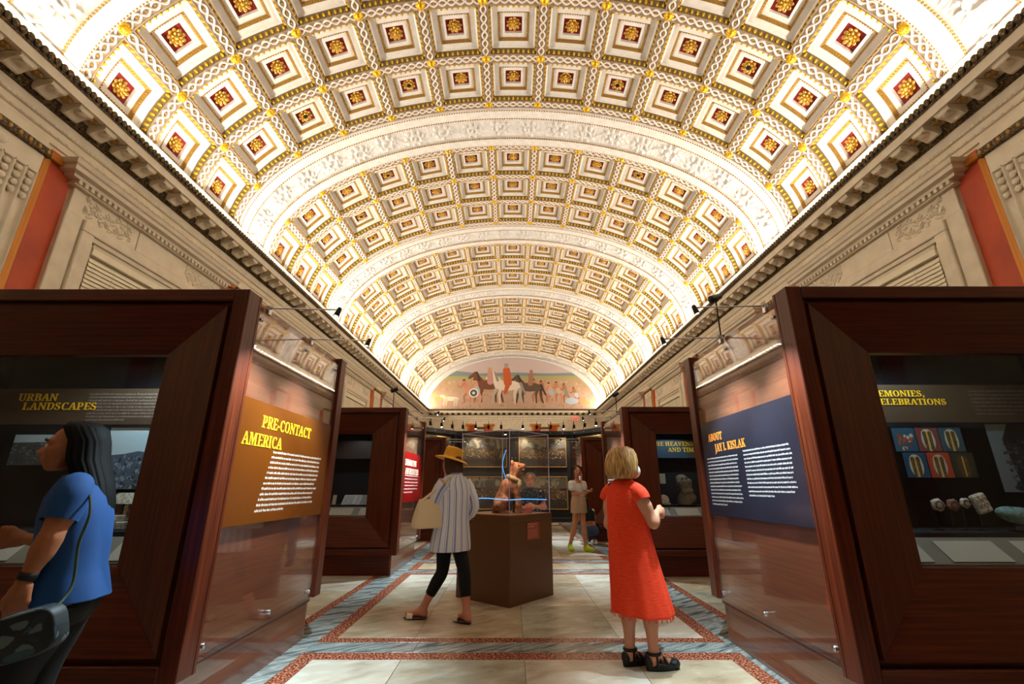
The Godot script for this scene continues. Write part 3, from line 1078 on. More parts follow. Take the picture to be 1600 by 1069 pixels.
# a flat print: corner at the lower left, right and up vectors
func print_on(parent: Node, called: String, m: Material, at: Vector3, right: Vector3, up: Vector3, label := "") -> MeshInstance3D:
	var b := MB.new()
	b.quad(at, at + right, at + right + up, at + up, true)
	var k := MB.new()
	var nn := right.cross(up).normalized() * 0.004
	k.prism(PackedVector3Array([at - nn * 0.1, at + right - nn * 0.1, at + right + up - nn * 0.1, at + up - nn * 0.1]), PackedVector3Array([at - nn, at + right - nn, at + right + up - nn, at + up - nn]))
	var mm := b.mesh(m)
	k.to(mm, M.case_black)
	return put(parent, called, mm, Transform3D(), label)

func draw_figure(c: Canvas, x: float, y: float, h: float, skin: Color, cloth: Color, lean: float) -> void:
	var hip := Vector2(x, y - h * 0.48)
	var neck := Vector2(x + lean * h * 0.18, y - h * 0.84)
	c.limb(hip, Vector2(x - h * 0.14, y - h * 0.25), h * 0.062, h * 0.045, skin.darkened(0.12))
	c.limb(Vector2(x - h * 0.14, y - h * 0.25), Vector2(x - h * 0.17 - lean * h * 0.06, y), h * 0.042, h * 0.025, skin.darkened(0.12))
	c.limb(hip, Vector2(x + h * 0.12, y - h * 0.25), h * 0.066, h * 0.045, skin)
	c.limb(Vector2(x + h * 0.12, y - h * 0.25), Vector2(x + h * 0.10, y), h * 0.044, h * 0.026, skin)
	c.limb(hip, neck, h * 0.085, h * 0.10, skin)
	c.limb(hip + Vector2(0, h * 0.02), hip.lerp(neck, 0.3), h * 0.10, h * 0.095, cloth)
	c.limb(neck, neck + Vector2(lean * h * 0.16, h * 0.20), h * 0.045, h * 0.032, skin.darkened(0.08))
	c.limb(neck + Vector2(lean * h * 0.16, h * 0.20), neck + Vector2(lean * h * 0.30, h * 0.12), h * 0.034, h * 0.024, skin.darkened(0.08))
	c.ell(neck.x + lean * h * 0.04, neck.y - h * 0.09, h * 0.055, h * 0.068, skin)
	c.ell(neck.x + lean * h * 0.02, neck.y - h * 0.125, h * 0.056, h * 0.04, Color(0.30, 0.20, 0.13))

func draw_horse(c: Canvas, x: float, y: float, h: float, coat: Color, dir: float) -> void:
	var w := func(dx: float, dy: float) -> Vector2: return Vector2(x + dir * dx * h, y - dy * h)
	for l in [[-0.42, -0.50, 0.9], [-0.30, -0.25, 1.0], [0.34, 0.52, 0.9], [0.22, 0.26, 1.0]]:
		c.limb(w.call(l[0], 0.62), w.call(lerpf(l[0], l[1], 0.5) + 0.04, 0.32), h * 0.075, h * 0.045, coat.darkened(0.2 if l[2] < 1.0 else 0.05))
		c.limb(w.call(lerpf(l[0], l[1], 0.5) + 0.04, 0.32), w.call(l[1], 0.0), h * 0.042, h * 0.03, coat.darkened(0.2 if l[2] < 1.0 else 0.05))
	var p := w.call(0.0, 0.66) as Vector2
	c.ell(p.x, p.y, h * 0.46, h * 0.19, coat)
	c.limb(w.call(0.30, 0.72), w.call(0.50, 1.06), h * 0.17, h * 0.09, coat)
	c.limb(w.call(0.49, 1.10), w.call(0.70, 0.94), h * 0.085, h * 0.05, coat)
	c.limb(w.call(0.34, 0.86), w.call(0.44, 1.16), h * 0.05, h * 0.03, coat.darkened(0.35))
	c.limb(w.call(-0.44, 0.74), w.call(-0.60, 0.34), h * 0.05, h * 0.03, coat.darkened(0.35))

func mural_material() -> StandardMaterial3D:
	# a generic procession with riders and walkers on a plain, in the colours of the wall painting
	var c := Canvas.new(1400, 480, Color(0.74, 0.66, 0.64), 11)
	c.poly([Vector2(0, 150), Vector2(230, 128), Vector2(420, 150), Vector2(700, 142), Vector2(1000, 150), Vector2(1400, 138), Vector2(1400, 480), Vector2(0, 480)], Color(0.47, 0.52, 0.50))
	c.poly([Vector2(0, 178), Vector2(1400, 172), Vector2(1400, 480), Vector2(0, 480)], Color(0.62, 0.58, 0.38))
	c.poly([Vector2(0, 215), Vector2(600, 205), Vector2(1400, 212), Vector2(1400, 480), Vector2(0, 480)], Color(0.68, 0.55, 0.42))
	c.poly([Vector2(0, 330), Vector2(1400, 318), Vector2(1400, 480), Vector2(0, 480)], Color(0.70, 0.57, 0.49))
	c.speckle(500, [Color(0.66, 0.54, 0.42), Color(0.72, 0.60, 0.50), Color(0.62, 0.52, 0.40)], 0, 220, 1400, 480, 3, 14)
	var skins := [Color(0.72, 0.47, 0.33), Color(0.65, 0.41, 0.28), Color(0.78, 0.56, 0.42)]
	var cloths := [Color(0.62, 0.66, 0.70), Color(0.70, 0.62, 0.52), Color(0.50, 0.50, 0.42), Color(0.74, 0.50, 0.40)]
	for i in 5:
		draw_figure(c, 900 + 62 * i, 405 + 8 * (i % 3), 205 - 9 * i, skins[i % 3], cloths[(i + 2) % 4], -0.6)
	draw_horse(c, 845, 420, 215, Color(0.34, 0.26, 0.19), -1.0)
	draw_horse(c, 505, 412, 235, Color(0.42, 0.25, 0.15), -1.0)
	draw_horse(c, 660, 425, 245, Color(0.84, 0.78, 0.70), -1.0)
	c.limb(Vector2(662, 238), Vector2(650, 120), 34, 30, Color(0.73, 0.34, 0.16))
	c.limb(Vector2(668, 235), Vector2(640, 330), 22, 14, Color(0.73, 0.34, 0.16))
	c.ell(648, 82, 17, 21, Color(0.74, 0.52, 0.40))
	c.ell(648, 68, 19, 14, Color(0.58, 0.57, 0.54))
	c.limb(Vector2(515, 230), Vector2(512, 150), 26, 24, Color(0.72, 0.52, 0.48))
	c.ell(508, 118, 15, 18, Color(0.75, 0.53, 0.40))
	c.ell(508, 106, 16, 11, Color(0.72, 0.60, 0.32))
	c.limb(Vector2(850, 245), Vector2(858, 160), 22, 20, Color(0.60, 0.42, 0.32))
	c.ell(858, 132, 14, 17, Color(0.62, 0.42, 0.30))
	draw_figure(c, 330, 420, 215, skins[0], cloths[3], -0.8)
	draw_figure(c, 410, 425, 225, skins[2], cloths[0], -0.6)
	c.ell(378, 332, 40, 42, Color(0.86, 0.84, 0.80))
	c.ell(378, 332, 30, 32, Color(0.28, 0.30, 0.29))
	c.ell(378, 332, 12, 13, Color(0.80, 0.78, 0.74))
	for d in [[120, 395, Color(0.80, 0.62, 0.34)], [190, 410, Color(0.84, 0.77, 0.66)]]:      # two hounds
		c.ell(d[0], d[1] - 25, 66, 20, d[2])
		c.ell(d[0] - 68, d[1] - 48, 24, 13, d[2], 0.3)
		for l in [-50, -30, 36, 54]:
			c.limb(Vector2(d[0] + l, d[1] - 20), Vector2(d[0] + l - 8, d[1] + 38), 9, 5, d[2].darkened(0.1))
	draw_figure(c, 1235, 430, 150, skins[1], Color(0.66, 0.70, 0.74), -0.9)
	c.ell(1190, 405, 55, 30, Color(0.66, 0.71, 0.76))
	c.limb(Vector2(1270, 400), Vector2(1330, 425), 24, 16, Color(0.78, 0.56, 0.36))
	return c.material("mural", 0.8)

func battle_material(i: int) -> StandardMaterial3D:
	# a generic dark old landscape with a crowd and a pale sky
	var c := Canvas.new(512, 320, Color(0.16, 0.13, 0.10), 40 + i)
	c.poly([Vector2(0, 0), Vector2(512, 0), Vector2(512, 110), Vector2(330, 130), Vector2(160, 105), Vector2(0, 140)], Color(0.33, 0.32, 0.28))
	c.speckle(60, [Color(0.52, 0.48, 0.38), Color(0.44, 0.42, 0.36), Color(0.28, 0.28, 0.26)], 60, 0, 420, 90, 10, 46)
	c.poly([Vector2(0, 150), Vector2(90, 90), Vector2(190, 140), Vector2(300, 100), Vector2(512, 150), Vector2(512, 190), Vector2(0, 200)], Color(0.26, 0.23, 0.16))
	c.speckle(420, [Color(0.45, 0.31, 0.16), Color(0.56, 0.42, 0.22), Color(0.32, 0.20, 0.12), Color(0.20, 0.15, 0.11), Color(0.62, 0.55, 0.42)], 0, 125, 512, 235, 2, 8)
	c.speckle(60, [Color(0.22, 0.17, 0.11), Color(0.13, 0.11, 0.09)], 0, 235, 512, 320, 6, 26)
	return c.material("old_painting", 0.75)

func wood_sign(bg: Color, lines: Array, seed_: int) -> StandardMaterial3D:
	var c := Canvas.new(1024, 540, bg, seed_)
	for l in lines:
		c.print_lines(l[0], l[1], l[2], l[3], l[4], l[5], Color(0.86, 0.82, 0.78), l[6], l[7] if l.size() > 7 else 0.0)
	var m := c.material("sign_print", 0.22)
	return m

# ------------------------------------------------------------------ the wooden display cases
const CASE_X := 2.97          # middle of a case

func make_case(s: float, z0: float, label: String, sign: Material, order: int) -> Node3D:
	var t := thing("display_case", label, "display case", Vector3(s * CASE_X, 0, -z0), 0.0, "mahogany display cases along the aisle")
	var T := Transform3D(Basis(Vector3(s, 0, 0), Vector3.UP, Vector3(0, 0, 1)), Vector3(-s * CASE_X, 0, 0))
	var part := func(called: String, b: MB, m: Material, parent: Node = t) -> MeshInstance3D:
		var o := MB.new()
		o.add(b, T)
		return put(parent, called, o.mesh(m))
	var bx := func(lo: Vector3, hi: Vector3, bev := 0.005) -> MB:
		var b := MB.new()
		b.box(lo, hi, bev)
		return b
	var X0 := 1.745
	var X1 := 4.20
	var Y0 := 0.287
	var Y1 := 2.495
	# plinth, and the board set into its side
	part.call("plinth", bx.call(Vector3(1.86, 0.0, -1.80), Vector3(X1 - 0.1, 0.30, -0.09)), M.wood_lying)
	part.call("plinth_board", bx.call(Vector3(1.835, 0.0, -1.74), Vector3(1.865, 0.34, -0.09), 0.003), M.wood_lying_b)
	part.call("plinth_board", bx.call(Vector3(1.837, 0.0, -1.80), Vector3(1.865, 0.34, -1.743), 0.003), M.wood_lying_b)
	# outer border of the front
	part.call("border_stile", bx.call(Vector3(X0, Y0, -0.13), Vector3(X0 + 0.10, Y1, 0.0)), M.wood_standing)
	part.call("fillet", bx.call(Vector3(X0 + 0.101, Y0 + 0.08, -0.13), Vector3(X0 + 0.132, Y1 - 0.08, -0.045), 0.0), M.wood_standing)
	part.call("fillet", bx.call(Vector3(X1 - 0.132, Y0 + 0.08, -0.13), Vector3(X1 - 0.101, Y1 - 0.08, -0.045), 0.0), M.wood_standing)
	part.call("fillet", bx.call(Vector3(X0 + 0.134, Y1 - 0.112, -0.13), Vector3(X1 - 0.134, Y1 - 0.081, -0.045), 0.0), M.wood_lying)
	part.call("fillet", bx.call(Vector3(X0 + 0.134, Y0 + 0.081, -0.13), Vector3(X1 - 0.134, Y0 + 0.112, -0.045), 0.0), M.wood_lying)
	part.call("border_stile", bx.call(Vector3(X1 - 0.10, Y0, -0.13), Vector3(X1, Y1, 0.0)), M.wood_standing)
	part.call("border_rail", bx.call(Vector3(X0 + 0.102, Y1 - 0.08, -0.13), Vector3(X1 - 0.102, Y1, 0.0)), M.wood_lying)
	part.call("border_rail", bx.call(Vector3(X0 + 0.102, Y0, -0.13), Vector3(X1 - 0.102, Y0 + 0.08, 0.0)), M.wood_lying)
	# splayed frame, mitred at the corners
	var ox0 := X0 + 0.133
	var ox1 := X1 - 0.133
	var oy0 := Y0 + 0.113
	var oy1 := Y1 - 0.113
	var ix0 := 2.30
	var ix1 := 3.645
	var iy0 := 0.815
	var iy1 := 2.085
	var of := -0.012
	var inn := -0.165
	var piece := func(a: Vector2, b: Vector2, c: Vector2, d: Vector2) -> MB:
		# a, b on the outside, c, d on the inside
		var m := MB.new()
		m.prism(PackedVector3Array([Vector3(a.x, a.y, of), Vector3(b.x, b.y, of), Vector3(c.x, c.y, inn + 0.02), Vector3(d.x, d.y, inn + 0.02)]), PackedVector3Array([Vector3(a.x, a.y, -0.20), Vector3(b.x, b.y, -0.20), Vector3(c.x, c.y, -0.20), Vector3(d.x, d.y, -0.20)]))
		return m
	var g := 0.0012
	part.call("frame_stile", piece.call(Vector2(ox0, oy0 + g), Vector2(ox0, oy1 - g), Vector2(ix0, iy1 - g), Vector2(ix0, iy0 + g)), M.wood_standing)
	part.call("frame_stile", piece.call(Vector2(ox1, oy0 + g), Vector2(ox1, oy1 - g), Vector2(ix1, iy1 - g), Vector2(ix1, iy0 + g)), M.wood_standing)
	part.call("frame_rail", piece.call(Vector2(ox0 + g, oy1), Vector2(ox1 - g, oy1), Vector2(ix1 - g, iy1), Vector2(ix0 + g, iy1)), M.wood_lying)
	part.call("frame_rail", piece.call(Vector2(ox0 + g, oy0), Vector2(ox1 - g, oy0), Vector2(ix1 - g, iy0), Vector2(ix0 + g, iy0)), M.wood_lying)
	part.call("front_glass", bx.call(Vector3(ix0 - 0.02, iy0 - 0.02, -0.176), Vector3(ix1 + 0.02, iy1 + 0.02, -0.170), 0.0), M.museum_glass)
	# lined box behind the glass
	var lin := MB.new()
	lin.box(Vector3(1.86, 0.50, -0.86), Vector3(4.10, 2.35, -0.82))
	lin.box(Vector3(1.90, 0.50, -0.82), Vector3(1.93, 2.35, -0.20))
	lin.box(Vector3(4.04, 0.50, -0.82), Vector3(4.07, 2.35, -0.20))
	lin.box(Vector3(1.90, 2.30, -0.82), Vector3(4.07, 2.35, -0.20))
	lin.box(Vector3(1.90, 0.50, -0.82), Vector3(4.07, 0.80, -0.20))
	part.call("lining", lin, M.case_black)
	# carcass round the lining and behind it
	part.call("carcass", bx.call(Vector3(1.815, 0.29, -1.79), Vector3(1.895, 2.48, -0.13)), M.wood_standing)
	part.call("carcass", bx.call(Vector3(1.90, 2.36, -1.79), Vector3(4.09, 2.48, -0.205)), M.wood_lying)
	part.call("carcass", bx.call(Vector3(1.90, 0.29, -1.79), Vector3(4.09, 0.495, -0.205)), M.wood_lying)
	part.call("carcass", bx.call(Vector3(4.10, 0.29, -1.79), Vector3(4.17, 2.48, -0.135)), M.wood_standing)
	part.call("back", bx.call(Vector3(1.90, 0.50, -1.79), Vector3(4.09, 2.355, -1.74)), M.wood_lying)
	# caption rail at the foot of the glass
	var dk := MB.new()
	dk.prism(PackedVector3Array([Vector3(1.95, 0.80, -0.21), Vector3(4.02, 0.80, -0.21), Vector3(4.02, 0.825, -0.21), Vector3(1.95, 0.825, -0.21)]), PackedVector3Array([Vector3(1.95, 0.80, -0.36), Vector3(4.02, 0.80, -0.36), Vector3(4.02, 0.955, -0.36), Vector3(1.95, 0.955, -0.36)]))
	part.call("caption_rail", dk, M.caption_grey)
	for i in 4:
		var x := 2.08 + 0.47 * i
		var cp := MB.new()
		cp.prism(PackedVector3Array([Vector3(x, 0.835, -0.217), Vector3(x + 0.36, 0.835, -0.217), Vector3(x + 0.36, 0.935, -0.336), Vector3(x, 0.935, -0.336)]), PackedVector3Array([Vector3(x, 0.838, -0.214), Vector3(x + 0.36, 0.838, -0.214), Vector3(x + 0.36, 0.938, -0.333), Vector3(x, 0.938, -0.333)]))
		part.call("caption_plate", cp, M.caption_pale)
	part.call("shelf", bx.call(Vector3(1.95, 0.80, -0.81), Vector3(4.02, 0.985, -0.38), 0.004), M.case_black)
	# aisle side: far fin, backing, glass sheet on studs, printed panel
	part.call("fin", bx.call(Vector3(X0, 0.34, -1.83), Vector3(1.83, Y1, -1.70)), M.wood_standing)
	part.call("near_post", bx.call(Vector3(X0, Y0, -0.16), Vector3(1.83, Y1, -0.132), 0.003), M.wood_standing)
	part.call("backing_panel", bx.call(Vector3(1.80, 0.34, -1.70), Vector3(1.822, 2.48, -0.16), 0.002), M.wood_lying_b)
	var gs: MeshInstance3D = part.call("glass_sheet", bx.call(Vector3(1.766, 0.33, -1.695), Vector3(1.776, 2.42, -0.165), 0.001), M.glass)
	for z in [-0.215, -0.95, -1.62]:
		for y in [0.40, 2.36]:
			var k := MB.new()
			k.tube([Vector3(1.757, y, z), Vector3(1.80, y, z)], [0.017, 0.017], 14)
			part.call("steel_stud", k, M.chrome)
	var right := Vector3(0, 0, -1) if s < 0 else Vector3(0, 0, 1)
	var px_ := s * (1.7645 - CASE_X)
	var zl := -0.17 if s < 0 else -1.69
	var sg := print_on(t, "printed_panel", sign, Vector3(px_, 1.02, zl), right * 1.52, Vector3(0, 0.80, 0))
	return t

func panel_letters(t: Node3D, s: float, text: String, z: float, y: float, size: float, wide: float, m: Material) -> void:
	# z: local start of the line; letters stand on the printed panel
	var right := Vector3(0, 0, -1) if s < 0 else Vector3(0, 0, 1)
	var nn := Vector3(-s, 0, 0)
	letters(t.get_node("printed_panel"), "title_letters", text, size, m, Transform3D(Basis(right * wide, Vector3.UP, nn), Vector3(s * (1.7625 - CASE_X), y, z)))

func band_letters(parent: Node3D, text: String, at: Vector3, size: float, wide: float, m: Material) -> void:
	letters(parent, "title_letters", text, size, m, Transform3D(Basis(Vector3(wide, 0, 0), Vector3.UP, Vector3(0, 0, 1)), at))

# small lamp inside the top of a case
func case_lamp(at: Vector3, energy: float, label: String, aim: Vector3) -> void:
	var t := thing("case_lamp", label, "lamp", at, 0.0, "little lamps inside the display cases")
	var b := MB.new()
	b.lathe([[0.0, 0.03], [0.022, 0.03], [0.024, 0.0], [0.016, 0.0]], 12)
	put(t, "housing", b.mesh(M.black_metal))
	var l := MB.new()
	l.lathe([[0.0, -0.008], [0.010, -0.006], [0.015, 0.001]], 12)
	put(t, "lens", l.mesh(M.lamp_glow))
	var sp := SpotLight3D.new()
	sp.name = "beam"
	sp.light_energy = energy
	sp.light_color = Color(0.80, 0.92, 1.0)
	sp.spot_angle = 60.0
	sp.spot_angle_attenuation = 0.6
	sp.spot_range = 8.0
	sp.light_size = 0.02
	sp.shadow_enabled = true
	t.add_child(sp)
	sp.position = Vector3(0, -0.02, 0)
	sp.look_at_from_position(sp.position + at, aim, Vector3(0, 0, 1))
	sp.position = Vector3(0, -0.02, 0)

# ------------------------------------------------------------------ furnishing
const COVE_PIECES := 6
const COVE_STEP := 4.2
const COVE_ENERGY := 34.0

# a lamp on a rod that stands out from the top of a glass sheet
func arm_lamp(s: float, z: float, label: String, energy: float) -> void:
	var y := 2.455
	var t := thing("spotlight", label, "spotlight", Vector3(s * 1.771, y, -z), 0.0, "spotlights on rods over the glass sheets")
	var i := -s
	var b := MB.new()
	b.box(Vector3(-0.014, -0.03, -0.02), Vector3(0.014, 0.04, 0.02), 0.004)
	b.ell(Vector3(i * 0.02, 0.025, 0), Vector3(0.014, 0.014, 0.014), 8, 6)
	put(t, "clamp", b.mesh(M.chrome))
	var rod := MB.new()
	rod.tube([Vector3(i * 0.0, 0.025, 0), Vector3(i * 0.50, 0.012, 0)], 0.006, 8)
	put(t, "rod", rod.mesh(M.chrome))
	var tip := Vector3(i * 0.50, 0.0, 0)
	var aim := Vector3(s * 0.30, -1.0, 0.10).normalized()
	var hb := Basis(Quaternion(Vector3.DOWN, aim))
	var h := MB.new()
	h.lathe([[0.0, 0.03], [0.012, 0.03], [0.016, 0.02], [0.019, -0.02], [0.02, -0.04], [0.016, -0.04], [0.015, -0.03]], 14, Transform3D(hb, tip))
	h.tube([tip + Vector3(0, 0.012, 0), tip + hb * Vector3(0, 0.03, 0)], 0.005, 6)
	put(t, "lamp_head", h.mesh(M.black_metal))
	var l := MB.new()
	l.lathe([[0.0, -0.041], [0.010, -0.039], [0.0155, -0.034]], 14, Transform3D(hb, tip))
	put(t, "lens", l.mesh(M.lamp_glow))
	var sp := SpotLight3D.new()
	sp.name = "beam"
	sp.light_energy = energy
	sp.light_color = Color(0.84, 0.95, 1.0)
	sp.spot_angle = 44.0
	sp.spot_angle_attenuation = 0.7
	sp.spot_range = 40.0
	sp.light_size = 0.02
	sp.shadow_enabled = true
	t.add_child(sp)
	sp.transform = Transform3D(Basis.looking_at(aim, Vector3(0, 0, 1)), tip + aim * 0.06)

func pole_lamp(at: Vector3, high: float, label: String) -> void:
	var t := thing("pole_lamp", label, "lamp", at, 0.0, "black pole lamps on the case tops")
	var b := MB.new()
	b.tube([Vector3.ZERO, Vector3(0, high, 0)], 0.007, 8)
	b.lathe([[0.0, 0.0], [0.03, 0.0], [0.03, 0.008], [0.008, 0.014]], 12)
	put(t, "pole", b.mesh(M.black_metal))
	var h := MB.new()
	h.tube([Vector3(-0.05, high - 0.02, 0.02), Vector3(0.05, high + 0.03, -0.02)], [0.035, 0.028], 12)
	h.box(Vector3(-0.02, high - 0.03, -0.02), Vector3(0.02, high + 0.0, 0.02), 0.004)
	put(t, "lamp_head", h.mesh(M.black_metal))

func make_vitrine() -> void:
	var at := Vector3(-0.109, 0, -6.176)
	var yaw := 0.8797
	var t := thing("display_pedestal", "square brown display pedestal standing on the marble floor of the aisle", "pedestal", at, yaw)
	boxed(t, "pedestal_body", M.pedestal_brown, Vector3(-0.42, 0.0, -0.42), Vector3(0.42, 0.875, 0.42), 0.004)
	boxed(t, "pedestal_top", M.pedestal_brown, Vector3(-0.42, 0.877, -0.42), Vector3(0.42, 0.945, 0.42), 0.004)
	# notice on the right-hand face: local +z turns to the camera's right
	var c := Canvas.new(128, 160, Color(0.62, 0.28, 0.20), 5)
	c.print_lines(12, 14, 100, 2, 22, 10, Color(0.80, 0.66, 0.58), 0.7)
	c.print_lines(12, 70, 100, 8, 10, 4, Color(0.80, 0.66, 0.58), 0.6)
	print_on(t, "notice", c.material("notice_print", 0.5), Vector3(-0.10, 0.66, 0.4245), Vector3(0.24, 0, 0), Vector3(0, 0.19, 0))
	var v := thing("glass_vitrine", "clear glass cover with polished edges standing on the brown pedestal", "vitrine", at + Vector3(0, 0.946, 0), yaw)
	var h := 0.985
	var g := 0.405
	for k in 4:
		var b := MB.new()
		b.box(Vector3(-g + 0.004, 0.0, g - 0.008), Vector3(g - 0.004, h - 0.009, g), 0.0)
		put(v, "pane", b.mesh(M.museum_glass), Transform3D(Basis(Vector3.UP, k * PI / 2), Vector3.ZERO))
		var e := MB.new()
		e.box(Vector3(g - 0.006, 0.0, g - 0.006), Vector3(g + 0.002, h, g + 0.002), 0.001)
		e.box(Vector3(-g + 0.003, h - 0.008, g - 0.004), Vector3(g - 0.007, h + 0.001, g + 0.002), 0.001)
		put(v, "polished_edge", e.mesh(M.glass_edge_glint), Transform3D(Basis(Vector3.UP, k * PI / 2), Vector3.ZERO))
	boxed(v, "top_pane", M.museum_glass, Vector3(-g, h - 0.008, -g), Vector3(g, h, g), 0.0)
	# blue reflections in the two front panes, added as thin glowing rods
	var lt := thing("blue_reflection", "blue reflections in the glass vitrine, added as thin glowing rods", "reflection streak", at + Vector3(0, 0.946, 0), yaw)
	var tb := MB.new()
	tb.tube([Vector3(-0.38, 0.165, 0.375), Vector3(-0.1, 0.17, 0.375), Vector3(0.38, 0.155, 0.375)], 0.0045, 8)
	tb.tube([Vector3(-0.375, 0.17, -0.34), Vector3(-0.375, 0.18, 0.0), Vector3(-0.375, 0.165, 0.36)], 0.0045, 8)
	put(lt, "tube", tb.mesh(M.blue_streak_glow))
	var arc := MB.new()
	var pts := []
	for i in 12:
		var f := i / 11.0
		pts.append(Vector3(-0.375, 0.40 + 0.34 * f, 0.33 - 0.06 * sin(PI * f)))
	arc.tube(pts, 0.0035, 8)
	put(lt, "bent_streak", arc.mesh(M.blue_streak_glow))
	# ceramic seated animal
	var st := thing("ceramic_animal_figure", "large terracotta seated animal with open jaws and scarf inside glass vitrine", "sculpture", at + Vector3(0, 0.946, 0))
	var d := 6.12
	var o := st.position
	var P := func(x: float, y: float, dz := 0.0) -> Vector3: return px(x, y, d - dz) - o
	var pr := [
		blob(P.call(781, 789), Vector3(0.085, 0.115, 0.115)), cap(P.call(783, 784), 0.098, P.call(793, 760), 0.088), cap(P.call(793, 760), 0.088, P.call(800, 751), 0.074),
		cap(P.call(800, 770), 0.062, P.call(803, 757), 0.07), cap(P.call(799, 752), 0.066, P.call(805, 738), 0.062),
		blob(P.call(805, 731), Vector3(0.078, 0.070, 0.070)), cap(P.call(809, 731), 0.054, P.call(816, 729.5), 0.040), cap(P.call(808, 740), 0.036, P.call(816, 742), 0.022),
		cap(P.call(800, 724, 0.05), 0.020, P.call(798.5, 720, 0.05), 0.012), cap(P.call(801, 724, -0.05), 0.020, P.call(799.5, 720, -0.05), 0.012),
		cap(P.call(806, 760, 0.05), 0.050, P.call(809, 790, 0.075), 0.034), cap(P.call(809, 790, 0.075), 0.034, P.call(809, 799, 0.075), 0.040), cap(P.call(809, 801.5, 0.075), 0.034, P.call(816, 802.5, 0.075), 0.028),
		cap(P.call(804, 760, -0.05), 0.050, P.call(805, 790, -0.075), 0.034), cap(P.call(805, 790, -0.075), 0.034, P.call(805, 799, -0.075), 0.040), cap(P.call(805, 801.5, -0.075), 0.034, P.call(811, 802.5, -0.075), 0.028),
		cap(P.call(778, 791, 0.10), 0.060, P.call(788, 784, 0.11), 0.046), cap(P.call(788, 784, 0.11), 0.042, P.call(784, 798, 0.11), 0.034), cap(P.call(784, 801.5, 0.11), 0.034, P.call(793, 802.5, 0.11), 0.028),
		cap(P.call(777, 791, -0.10), 0.060, P.call(787, 784, -0.11), 0.046), cap(P.call(787, 784, -0.11), 0.042, P.call(783, 798, -0.11), 0.034), cap(P.call(783, 801.5, -0.11), 0.034, P.call(791, 802.5, -0.11), 0.028),
		cap(P.call(773, 797), 0.034, P.call(770, 803), 0.026),
	]
	var body := skin_of(pr, 0.010, 0.013)
	for i in body.v.size():
		body.v[i].y = maxf(body.v[i].y, 0.001)
	put(st, "body", body.mesh(M.ceramic))
	var mouth := MB.new()
	mouth.ell(P.call(814.5, 735.8), Vector3(0.036, 0.022, 0.040), 14, 8)
	put(st, "open_jaws", mouth.mesh(M.hollow))
	var teeth := MB.new()
	for i in 5:
		teeth.ell(P.call(817.5 - i * 1.4, 734.0, 0.032 + 0.003 * i), Vector3(0.006, 0.014, 0.006), 6, 4)
	put(st, "teeth", teeth.mesh(M.ceramic_pale))
	for e in [0.07, -0.07]:
		var ey := MB.new()
		ey.ell(P.call(809, 728, e * 0.8), Vector3(0.016, 0.014, 0.016), 8, 6)
		put(st, "eye", ey.mesh(M.hollow))
	var sc := MB.new()
	var ringp := []
	for i in 25:
		var a := TAU * i / 24
		ringp.append(P.call(802, 749) + Vector3(0.078 * cos(a), -0.035 * cos(a) + 0.0, 0.078 * sin(a)))
	sc.tube(ringp, 0.030, 10)
	sc.tube([P.call(809, 752, 0.06), P.call(811, 758, 0.085), P.call(810, 765, 0.08)], [0.03, 0.026, 0.012], 8)
	put(st, "scarf", sc.mesh(M.ceramic_pale))
	var vl := thing("added_vitrine_lamp", "tiny added lamp brightening the animal under the top pane of the vitrine", "lamp", at + Vector3(0.0, 0.946 + h - 0.008, 0.30))  # added source that brightens the ceramic animal
	var vb := MB.new()
	vb.lathe([[0.0, 0.0], [0.02, 0.0], [0.022, -0.03], [0.016, -0.03]], 12)
	put(vl, "housing", vb.mesh(M.black_metal))
	var ve := MB.new()
	ve.lathe([[0.0, -0.034], [0.010, -0.033], [0.015, -0.027]], 12)
	put(vl, "lens", ve.mesh(M.lamp_glow))
	var vs := SpotLight3D.new()
	vs.name = "beam"
	vs.light_energy = 0.8
	vs.light_color = Color(1.0, 0.93, 0.82)
	vs.spot_angle = 50.0
	vs.spot_angle_attenuation = 0.7
	vs.spot_range = 10.0
	vs.light_size = 0.02
	vs.shadow_enabled = true
	vl.add_child(vs)
	vs.transform = Transform3D(Basis.looking_at(Vector3(0.0, -1.0, -0.45).normalized(), Vector3(0, 0, 1)), Vector3(0, -0.04, 0))
	var card := thing("caption_card", "small pink caption card standing inside the glass vitrine", "card", px(825, 798, 5.98))
	card.rotation.y = 0.3
	boxed(card, "card", M.pink_card, Vector3(-0.048, -0.036, -0.004), Vector3(0.048, 0.036, 0.0), 0.001)
	boxed(card, "foot", M.pink_card, Vector3(-0.03, -0.036, -0.03), Vector3(0.03, -0.032, -0.004), 0.001)

